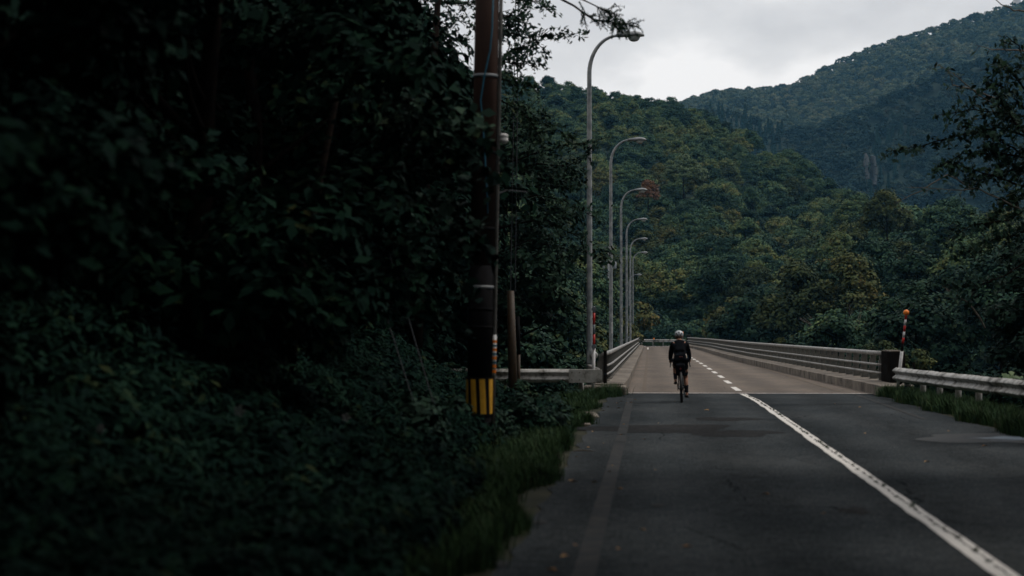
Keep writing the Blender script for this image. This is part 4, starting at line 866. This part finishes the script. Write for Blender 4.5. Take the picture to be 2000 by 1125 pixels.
# bright-edged sprays against the sky beside the pole
t = thing('leafy_tree', (-4.9, 41, float(hz(-4.9, 41))), 'tree behind the utility pole whose leafy sprays stand out against the sky', 'tree')
MB().tube([(-4.9, 41, .1), (-4.7, 41, 4), (-4.3, 41, 9.5)], [.16, .12, .05], 8).build('trunk', 'bark', t, smooth=True)
for i, (pl, ya) in enumerate([([(760, 40), (810, 25), (860, 30), (925, 50)], 42.5), ([(770, 0), (830, -5), (880, 5), (930, 10)], 43), ([(770, 80), (820, 70), (870, 65), (920, 90)], 42), ([(935, 60), (960, 55), (1030, 75), (1118, 66)], 41), ([(935, 10), (960, 20), (1010, 40), (1060, 95)], 42), ([(935, -35), (960, -30), (1010, -10), (1075, 18)], 41.5), ([(935, 110), (960, 110), (1000, 125), (1050, 118)], 42),
        ([(935, 150), (960, 150), (1000, 160), (1040, 170)], 41.5), ([(935, 190), (960, 190), (1020, 215), (1050, 260)], 43), ([(925, -60), (950, -60), (1000, -50), (1030, 10)], 40.5), ([(935, 90), (955, 90), (990, 60), (1020, 20)], 42.5), ([(935, 135), (960, 135), (1000, 95), (1025, 90)], 43)]):
    bough(t, Pp(pl, ya, ya-.8), .03, 400+i, twig=.55, ntw=26, leaf=.062, per=9, t0=.3)
# arm of foliage crossing the first lamp post
t = thing('leafy_tree', (-4.4, 51.8, float(hz(-4.4, 51.8))), 'tree whose long leafy arm crosses in front of the first lamp post', 'tree')
MB().tube([(-4.4, 51.8, -.5), (-4.4, 51.6, 3), (-4.3, 51.6, 6.5)], [.14, .11, .05], 8).build('trunk', 'bark', t, smooth=True)
for i, pl in enumerate([[(960, 330), (1040, 300), (1100, 285), (1175, 272)], [(960, 340), (1050, 320), (1110, 325), (1150, 300)], [(960, 280), (1010, 250), (1060, 240), (1110, 265)], [(960, 400), (1050, 380), (1100, 390), (1160, 425)],
        [(960, 450), (1040, 430), (1090, 440), (1140, 470)], [(960, 250), (1000, 220), (1030, 215), (1060, 240)], [(960, 370), (1030, 350), (1080, 350), (1130, 360)], [(960, 500), (1030, 470), (1080, 480), (1110, 520)]]):
    bough(t, Pp(pl, 51.5, 50.5), .03, 430+i, twig=.75, ntw=26, leaf=.075, per=9, t0=.1)
# fern-like spray over the first lamp head
t = thing('feathery_tree', (-9.5, 34, float(hz(-9.5, 34))), 'overhanging tree whose feathery spray hangs before the first lamp head', 'tree')
MB().tube([(-9.5, 34, 0), (-9, 34, 5), (-7.5, 34, 10.5)], [.2, .16, .08], 8).build('trunk', 'bark', t, smooth=True)
bough(t, [(-7.5, 34, 10.4), (-4.5, 34, 8.6)]+Pp([(1085, -8), (1120, 12), (1160, 38), (1205, 45), (1236, 50)], 34, 33), .03, 460, twig=.38, ntw=46, leaf=.016, per=26, droop=.5, elong=4, t0=.55)
bough(t, [(-7.5, 34, 10.4), (-4.4, 34, 9.0)]+Pp([(1125, -5), (1165, 12), (1200, 28), (1215, 60)], 34, 33.4), .022, 461, twig=.36, ntw=36, leaf=.016, per=26, droop=.5, elong=4, t0=.6)
# leaves hanging in front of the utility pole
t = thing('broad_leaved_tree', (-4.4, 23.5, float(hz(-4.4, 23.5))), 'tree whose broad leaves hang across the middle of the utility pole', 'tree')
MB().tube([(-4.4, 23.5, 0), (-4.2, 23.5, 2.2), (-3.7, 23.5, 4.6)], [.09, .07, .03], 8).build('trunk', 'bark', t, smooth=True)
for i, pl in enumerate([[(740, 210), (820, 195), (890, 215), (950, 260)], [(700, 280), (800, 270), (880, 280), (960, 300)], [(720, 330), (820, 320), (900, 330), (975, 345)], [(720, 400), (800, 390), (870, 410), (930, 440)], [(740, 470), (820, 455), (890, 470), (960, 500)],
        [(700, 540), (790, 520), (860, 530), (920, 560)], [(700, 250), (780, 240), (850, 245), (930, 250)], [(640, 200), (720, 180), (790, 190), (850, 220)], [(700, 600), (780, 590), (840, 600), (890, 640)]]):
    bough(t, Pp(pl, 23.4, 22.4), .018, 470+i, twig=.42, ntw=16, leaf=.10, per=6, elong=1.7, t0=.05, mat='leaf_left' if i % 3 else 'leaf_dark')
# right-hand tree with bare and leafy boughs
t = thing('leafy_tree', (9.9, 48, float(hz(9.9, 48))), 'tree reaching in from the right edge with bare twigs and drooping leaves', 'tree')
MB().tube([(9.9, 48, -3), (9.8, 48, 2), (9.5, 48, 6), (9.7, 48, 11)], [.17, .15, .12, .06], 10).build('trunk', 'bark', t, smooth=True)
RT = [([(2015, 420), (1975, 400), (1910, 368), (1860, 372), (1770, 366)], 'p', 10, 3), ([(1900, 370), (1850, 340), (1800, 372), (1745, 398)], 'p', 6, 0), ([(2020, 300), (1980, 330), (1930, 345), (1880, 350)], 'g', 14, 8),
      ([(2010, 260), (1960, 215), (1910, 185), (1870, 150), (1828, 122)], 'p', 14, 3), ([(1950, 195), (1900, 175), (1860, 165), (1850, 130)], 'p', 8, 2), ([(2010, 100), (1970, 98), (1935, 96), (1905, 88)], 'p', 4, 1), ([(2010, 22), (1980, 20), (1955, 8), (1930, -10)], 'p', 3, 0),
      ([(2020, 270), (1950, 250), (1880, 262), (1800, 285), (1738, 295)], 'g', 26, 8), ([(2020, 230), (1960, 220), (1900, 215), (1840, 225)], 'g', 22, 8), ([(2020, 310), (1950, 300), (1880, 300), (1820, 335)], 'g', 22, 8), ([(2020, 200), (1990, 160), (1970, 130), (1950, 120)], 'g', 18, 9),
      ([(2020, 240), (1990, 200), (1960, 170), (1930, 160)], 'g', 20, 9), ([(2020, 370), (1960, 350), (1900, 330), (1850, 320)], 'g', 22, 8), ([(2020, 330), (1980, 290), (1940, 270), (1890, 240)], 'g', 26, 9), ([(2020, 440), (1980, 460), (1930, 470), (1880, 500)], 'g', 24, 9),
      ([(2020, 400), (1970, 430), (1900, 440), (1850, 470)], 'g', 22, 8), ([(2020, 500), (1960, 540), (1900, 560), (1850, 560)], 'g', 24, 9), ([(2020, 380), (1990, 370), (1960, 400), (1930, 430)], 'g', 24, 9), ([(2020, 140), (2000, 120), (1990, 90), (1965, 70)], 'g', 12, 8),
      ([(2020, 280), (1990, 250), (1970, 220), (1950, 190)], 'g', 26, 9), ([(2020, 350), (1990, 330), (1960, 310), (1930, 290)], 'g', 26, 9), ([(1925, 640), (1890, 590), (1860, 570), (1840, 560)], 'p', 5, 2)]
for i, (pl, k, ntw, per) in enumerate(RT):
    bough(t, Pp(pl, 48, 46.5+i % 3*.5), .03 if k == 'g' else .026, 500+i, twig=.62 if k == 'g' else .4, ntw=int(ntw*1.15), leaf=.082, per=per, t0=.1, bark='bark' if k == 'g' else 'bark_pale', droop=.6, mat='leaf_dark', elong=2.1, foliage=per > 0)
# ------------------------------------------------------------------ undergrowth, grass, bushes
shr = [puff_crown('clump', 300+i, .42, .5, 9, .25, 120, .05, flatz=.9, elong=2.2) for i in range(4)]
for i in range(2):
    rng = np.random.default_rng(380+i); k = 420; a = rng.uniform(0, 6.28, k); h = rng.uniform(.1, 1, k); pos = np.stack([np.cos(a)*.55*h**.6*rng.uniform(.4, 1, k), np.sin(a)*.55*h**.6*rng.uniform(.4, 1, k), .75*h-.2*h*h], 1)
    shr.append(leaf_mesh('frond', pos, np.stack([np.cos(a)*.5, np.sin(a)*.5, .8+0*a], 1)+rng.normal(size=(k, 3))*.3, .022*rng.uniform(.6, 1.4, k), rng, 7.5, hang=(0, 0, -.8)))
R = np.random.default_rng(21); pts = []; scl = []; ro = []; ix = []
for _ in range(5600):
    y = 6+46*R.uniform()**.9; x = -1.85-R.uniform()**1.25*8.5
    if y > 34 and x > -2.4: continue
    if y > 39 and x > -4.6: continue
    if 19 < y < 31 and x > -2.55: continue
    if y > 49: continue
    z = float(hz(x, y)); pts.append((x, y, z-.05)); scl.append(R.uniform(.55, 1.0)+.35*min(1, (-1.85-x)/2.5)*R.uniform()); ro.append(R.uniform(0, 6.28)); ix.append(int(R.integers(6)))
for _ in range(1500):
    y = R.uniform(26, 66); x = 7.3+R.uniform()**1.2*9
    if y > 54 and x < 8: continue
    pts.append((x, y, float(hz(x, y))-.05)); scl.append(R.uniform(.7, 1.5)); ro.append(R.uniform(0, 6.28)); ix.append(int(R.integers(4)))
for _ in range(1500):
    y = R.uniform(53.5, 62); x = -2.2-R.uniform()*9
    pts.append((x, y, float(hz(x, y))-.1)); scl.append(R.uniform(.7, 1.3)); ro.append(R.uniform(0, 6.28)); ix.append(int(R.integers(4)))
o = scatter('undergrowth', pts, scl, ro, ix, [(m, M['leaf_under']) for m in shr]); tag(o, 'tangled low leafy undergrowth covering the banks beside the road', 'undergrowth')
# valley floor and foot of the hill
pts = []; scl = []; ro = []; ix = []
for _ in range(2600):
    y = R.uniform(70, 330); u = R.uniform(880, 2080); x = (u-1265)/F*y
    if -6 < x < 11 and y < 262: continue
    if -60 < x < 13 and 215 < y < 262: continue
    pts.append((x, y, float(hz(x, y))+R.uniform(-.3, .6))); scl.append(R.uniform(3.5, 8.5)); ro.append(R.uniform(0, 6.28)); ix.append(int(R.integers(3)))
for _ in range(420):
    y = R.uniform(56, 130); x = -3.2-R.uniform()*22-(y-56)*.03; pts.append((x, y, float(hz(x, y))+R.uniform(.2, 3.2)*ss(58, 75, y))); scl.append(R.uniform(2.4, 4.5)); ro.append(R.uniform(0, 6.28)); ix.append(int(R.integers(3)))
for _ in range(260):
    x = R.uniform(-30, 14); y = R.uniform(256.5, 263); pts.append((x, y, float(hz(x, y))+.1)); scl.append(R.uniform(2.5, 5)); ro.append(R.uniform(0, 6.28)); ix.append(int(R.integers(3)))
vsh = [puff_crown('valley_clump', 320+i, .42, .42, 12, .24, 130, .055, flatz=.7) for i in range(3)]
o = scatter('valley_undergrowth', pts, scl, ro, ix, [(m, M['leaf_hill']) for m in vsh]); tag(o, 'shrubs and low growth covering the valley floor below the trees', 'undergrowth')
def blades(name, seed, n, h, spread):
    rng = np.random.default_rng(seed); b = MB()
    for _ in range(n):
        x, y = rng.normal(size=2)*spread; a = rng.uniform(0, 6.28); hh = h*rng.uniform(.5, 1.1); ln = hh*rng.uniform(.1, .7); dx, dy = math.cos(a)*ln, math.sin(a)*ln; wx, wy = -math.sin(a)*.006, math.cos(a)*.006
        b.add([(x-wx, y-wy, 0), (x+wx, y+wy, 0), (x+dx*.35+wx, y+dy*.35+wy, hh*.6), (x+dx*.35-wx, y+dy*.35-wy, hh*.6), (x+dx, y+dy, hh)], [(0, 1, 2, 3), (3, 2, 4)])
    return b.mesh(name)
gm = [blades('tuft', 340+i, 60, .26+.06*i, .085) for i in range(3)]
pts = []; scl = []; ro = []; ix = []
def gadd(x, y, s): pts.append((x, y, float(hz(x, y))-.01)); scl.append(s*R.uniform(.55, 1.2)); ro.append(R.uniform(0, 6.28)); ix.append(int(R.integers(3)))
for _ in range(2100):
    y = 8+46*R.uniform(); e_ = -1.02+.12*math.sin(y*.9)+.08*math.sin(y*2.3+1)
    x = e_-.19-abs(R.normal())*.45
    if 37 < y < 46 and R.uniform() < .55: continue
    if math.sin(y*1.7)+math.sin(y*.61+2) > .9 and x > e_-.3: continue
    gadd(x, y, .62)
for _ in range(5200):
    y = 24+28*R.uniform(); x = right_edge(y)+.12+.15*math.sin(y*1.3)+R.uniform()**1.3*1.7; gadd(x, y, .8)
for _ in range(160): gadd(-1.0+R.normal()*.14, 52.3+R.normal()*.9, .75)
for _ in range(120): gadd(R.uniform(-1.5, 4.5), 251.2+R.uniform(0, 2), 1.3)
o = scatter('grass', pts, scl, ro, ix, [(m, M['grass']) for m in gm]); tag(o, 'ragged green grass along both edges of the road', 'grass')
# tiny weeds in the crack of the centre line
pts = []; scl = []; ro = []; ix = []
for _ in range(110):
    y = 7+45*R.uniform()**1.1; pts.append((cx_(y)+.02+R.normal()*.012, y, .006)); scl.append(R.uniform(.05, .16)); ro.append(R.uniform(0, 6)); ix.append(0)
o = scatter('weeds', pts, scl, ro, ix, [(gm[0], M['grass'])]); tag(o, 'tiny weeds sprouting from the crack along the white centre line', 'weeds')
bshm = [puff_crown('leaves', 350+i, .45, .6, 16, .26, 170, .06, flatz=.85, elong=1.9) for i in range(2)]
for m_ in bshm: m_.materials.append(M['leaf_dark'])
stemm = limb_mesh('stem', 360, .6, .02, 6, .35)
for i, (x, y, s, lb) in enumerate([(-1.95, 31.5, 1.1, 'round dark bush just right of the utility pole foot'), (-1.75, 34.5, .9, 'low bush between pole foot and the faded edge line'), (-3.1, 27, 1.2, 'dark bush left of the utility pole foot'), (-3.0, 24, 1.1, 'leafy bush in front of the two slanting guy wires'),
        (-3.2, 45.5, 1.0, 'bush growing below the left guardrail beside the yellow stay tube'), (-2.3, 29.6, .8, 'small bush touching the foot of the utility pole conduit'), (-2.1, 49.6, .75, 'small plant climbing the front of the left guardrail'), (-4.4, 47.5, 1.1, 'dark shrub hiding the far left end of the short guardrail')]):
    t = thing('bush', (x, y, float(hz(x, y))-.05), lb, 'bush'); t.scale = (s, s, s); t.rotation_euler.z = i; link('leaves', bshm[i % 2], None, t); link('stem', stemm, None, t)
# big-leaved plant behind the right guardrail
bl = P(1972, 735, 41.5); t = thing('broad_leaf_plant', (bl.x, bl.y, float(hz(bl.x, bl.y))), 'plant with large pale green leaves behind the right guardrail', 'plant')
rng = np.random.default_rng(4); k = 20; d = unit(rng, k); d[:, 2] = abs(d[:, 2])*.7; pos = np.array([0, 0, bl.z-float(hz(bl.x, bl.y))])+d*.30*rng.uniform(.3, 1, (k, 1))-np.array([0, 0, .12])
me = leaf_mesh('leaf', pos, d*.4+np.array([0, -.7, .8]), .13, rng, 1.7, hang=(0, 0, -.5)); link('leaves', me, M['leaf_lime'], t); MB().tube([(bl.x, bl.y, float(hz(bl.x, bl.y))), bl], .015, 6).build('stem', 'bark', t)
# bare pale shrubs beyond the far railing
for i, (px, Y, h, lb) in enumerate([(1492, 232, 5.2, 'bare pale branched shrub above the far right railing'), (1512, 236, 4.2, 'smaller bare shrub right of the taller bare one'), (1625, 150, 3.6, 'leafless pale shrub above the middle of the right railing'), (1605, 152, 2.8, 'short leafless shrub left of the other bare shrub')]):
    x = (px-1265)/F*Y; z = P(px, 662, Y).z-h*.35; t = thing('bare_shrub', (x, Y, z), lb, 'shrub'); b = MB(); rr = random.Random(i)
    for k in range(9):
        a = rr.uniform(0, 6.28); d = Vector((math.cos(a)*.5, math.sin(a)*.5, 1)).normalized(); q = [Vector((x, Y, z))]
        for j in range(5): d = (d+Vector([rr.gauss(0, .22) for _ in range(3)])).normalized(); q.append(q[-1]+d*h*.22)
        b.tube(q, [.045, .035, .028, .02, .014, .01], 4)
        for j in (2, 3, 4):
            dd = (d+Vector([rr.gauss(0, .6) for _ in range(3)])).normalized(); b.tube([q[j], q[j]+dd*h*.15, q[j]+dd*h*.26+Vector((0, 0, .1))], [.02, .014, .01], 4)
    b.build('branches', 'bark_pale', t)
hm_ = [puff_crown('leaves', 370, 1.2, 1.6, 14, .5, 110, .16, flatz=.7)]
hm_[0].materials.append(M['leaf_olive'])
for i, (px, py, Y, s, lb) in enumerate([(1640, 668, 140, .9, 'rust brown low bush behind the middle of the right railing'), (1545, 660, 190, 1.1, 'yellow brown bush behind the right railing, far half'), (1720, 672, 95, .6, 'brownish bush behind the dark end pillar'), (1236, 600, 236, 2.2, 'orange brown bush behind the last street lamps'), (1215, 640, 200, 1.5, 'brownish bush behind the left railing between lamp posts'), (1785, 690, 75, .55, 'olive bush just right of the leaning marker pole')]):
    p = P(px, py, Y); t = thing('bush', (p.x, Y, p.z-1.4*s), lb, 'bush'); t.scale = (s, s, s); link('leaves', hm_[0], None, t)
    zb = float(hz(p.x, Y)); MB().tube([(p.x, Y, zb), (p.x, Y, p.z-.6*s)], .06, 6).build('stem', 'bark', t, smooth=True)
    for c_ in t.children:
        if c_.name.startswith('stem'): c_.scale = (1/s,)*3
# pale flowers in the dark bank
for i, (px, py, Y, lb) in enumerate([(468, 802, 15, 'largest blurred pale flower in the dark left bank'), (676, 815, 19, 'pale flower nearest the slanting guy wires'), (196, 838, 12.5, 'pale flower farthest left in the bank'), (160, 968, 11.5, 'faint pale flower low in the left bank'), (577, 946, 16, 'small pale flower low between bank and verge')]):
    p = P(px, py, Y); zb = float(hz(p.x, Y)); t = thing('flower', (p.x, p.y, zb), lb, 'flower', 'pale flowers in the bank'); b = MB(); sz = .05 if i in (0, 1) else .03
    for k in range(5): a = k*2*PI/5; b.add([p, p+Vector((math.cos(a-.4)*sz*.7, -.01, math.sin(a-.4)*sz*.7)), p+Vector((math.cos(a)*sz, .0, math.sin(a)*sz)), p+Vector((math.cos(a+.4)*sz*.7, -.01, math.sin(a+.4)*sz*.7))], [(0, 1, 2, 3)])
    b.build('petals', 'petal', t); MB().tube([(p.x, p.y+.02, zb-.1), (p.x, p.y+.02, p.z)], .004, 4).build('stem', 'leaf_dark', t)
# litter on the road
lm = []
for i in range(2):
    q = MB(); q.add([(-.05, 0, 0), (-.01, .028, .012), (.06, 0, .004), (0, -.03, .018)], [(0, 1, 2), (0, 2, 3)]); m_ = q.mesh('dead_leaf'); m_.materials.append(M['deadleaf']); lm.append(m_)
rr = random.Random(4)
for i in range(46):
    y = rr.uniform(13, 50); x = (-.95+abs(rr.gauss(0, .45))) if i < 30 else rr.uniform(-.8, 5.8)
    o = link('dead_leaf', lm[i % 2], None, None, (x, y, .012)); o.rotation_euler = (rr.uniform(-.2, .2), 0, rr.uniform(0, 6)); k_ = rr.uniform(.5, 1.1); o.scale = (k_,)*3; tag(o, 'small dry leaf lying on the asphalt '+('near the left road edge' if x < -.2 else 'in the left lane' if x < 2.5 else 'in the right lane')+(' close to the camera' if y < 24 else ' beyond the dark patch' if y > 36 else ''), 'leaf', 'fallen leaves on the road')
a, c = P(1120, 883, 27.3), P(1158, 884, 27.3)
tg = tag(MB().tube([Vector((a.x, 27.3, .02)), Vector((a.x+.12, 27.35, .03)), Vector((c.x, 27.3, .02))], [.012, .014, .006], 6).build('twig', 'bark_pale'), 'short broken twig lying at the left road edge', 'twig')
for i, (px, y, lb) in enumerate([(1146, 39.5, 'pale broken concrete slab in the grass nearest the bridge'), (1128, 36.2, 'pale broken concrete slab in the grass nearer the camera')]):
    x = (px-1265)/F*y; t = tag(MB().box((x, y, .0), (.42, 2.2, .08), (0, .03, .06)).build('kerb_slab', 'concrete', bevel=.015), lb, 'slab')
for x, y, i in ((-.42, 21.0, 0), (-.95, 17.2, 1), (1.6, 13.2, 2), (.1, 19, 3), (-1.05, 14.1, 4)): blob('worn_spot', x, y, .07, .16, 'line_faint', .008, 20+i, 14)

# ------------------------------------------------------------------ labels that find each tree
ORD = ['first', 'second', 'third', 'fourth', 'fifth', 'sixth', 'seventh', 'eighth', 'ninth', 'tenth', 'eleventh', 'twelfth', 'thirteenth', 'fourteenth', 'fifteenth', 'sixteenth', 'seventeenth', 'eighteenth', 'nineteenth', 'twentieth', 'twenty-first', 'twenty-second']
ADJ = {'leaf_hill': 'green', 'leaf_olive': 'olive brown', 'leaf_dark': 'dark green', 'leaf_lime': 'pale green', 'leaf_orange': 'orange'}
bins = {}
for t_, mat in TREES:
    g_ = t_.get('group')
    if not g_: continue
    x_, y_ = t_.location.x, t_.location.y; px, py = pxy(x_, y_, t_.location.z+6)
    if 'hill' in g_:
        sil = float(np.interp(px, *SIL1)); q = (py-sil)/max(30, 655-sil)
        a = 'on the crest of the hill' if q < .06 else 'just below the crest' if q < .18 else 'in the upper hill forest' if q < .36 else 'halfway up the hill' if q < .55 else 'low on the hill' if q < .8 else 'at the foot of the hill'
        b_ = 'left of the lamp posts' if px < 1148 else 'behind the lamp posts' if px < 1262 else 'right of the lamp row' if px < 1330 else 'above the cyclist' if px < 1400 else 'above the dashed line' if px < 1500 else 'above the right railing'
        where = a+' '+b_; noun = 'tree'
    elif 'right' in g_:
        dd = 'farthest' if y_ > 258 else 'middle' if y_ > 185 else 'nearest'
        where = 'in the %s row %s' % (dd, 'behind the right railing' if px < 1720 else 'behind the right guardrail'); noun = 'valley tree'
    else:
        dd = 'far' if y_ > 160 else 'middle' if y_ > 118 else 'near'
        where = 'in the %s valley left of the bridge' % dd; noun = 'tree'
    bins.setdefault((ADJ[mat], noun, where), []).append((px, t_))
for (ad, noun, where), l in bins.items():
    l.sort(key=lambda q: q[0])
    for i, (px, t_) in enumerate(l):
        t_['label'] = '%s %s %s' % (ad, noun, where) if len(l) == 1 else '%s %s %s from left %s' % (ORD[min(i, 21)], ad, noun, where)
lb_ = sorted([o for o in bpy.data.objects if o.get('group') == LG and o.location.y > 7], key=lambda o: o.location.y)
for i, o in enumerate(lb_): o['label'] = 'dark leafy tree crowding the left bank, %s nearest to the camera' % ORD[i]

# rock faces and hut on the mountain
for (px, py, w_, h_, lb) in ((1693, 322, 1.6, 11, 'narrow pale rock face on the far mountainside, left of its twin'), (1708, 330, 2.2, 13, 'broader pale rock face on the far mountainside, right of its twin')):
    p = P(px, py, 980); b = MB(); rr = random.Random(px)
    t0 = thing('rock_face', p-Vector((0, 0, h_/2)), lb, 'rock'); 
    for k in range(7): b.box((p.x+rr.uniform(-w_/2, w_/2)*.6, 980+rr.uniform(-1, 1)+k*.2, p.z-h_/2+h_*k/7), (w_*rr.uniform(.5, .9), 5, h_*.3), (rr.uniform(-.2, .2), rr.uniform(-.2, .2), rr.uniform(-.4, .4)), .7)
    b.build('rock', 'rock', t0, bevel=.3)
p = P(1986, 6, 1840); hut = thing('relay_hut', p-Vector((0, 0, 4)), 'tiny white hut on the mountain crest at upper right', 'hut')
MB().box(p, (6, 5, 7)).build('wall', 'white', hut); MB().box(p+Vector((0, 0, 3.8)), (7, 6, .5)).build('roof', 'grey', hut); MB().tube([p+Vector((1.5, 0, 3)), p+Vector((1.5, 0, 9))], .2, 6).build('mast', 'steel', hut)
# ------------------------------------------------------------------ haze
hm = bpy.data.materials.new('haze_air'); hm.use_nodes = True; t = hm.node_tree; t.nodes.clear(); o_ = N(t, 'ShaderNodeOutputMaterial'); v_ = N(t, 'ShaderNodeVolumePrincipled')
v_.inputs['Density'].default_value = 7.8e-5; v_.inputs['Color'].default_value = (.22, .60, 1, 1); v_.inputs['Anisotropy'].default_value = 0; t.links.new(v_.outputs[0], o_.inputs['Volume'])
hb = MB().box((0, 1300, 290), (4500, 2900, 900)).build('haze', hm); tag(hb, 'thin blue air between the bridge and the mountains', 'haze', kind='stuff')
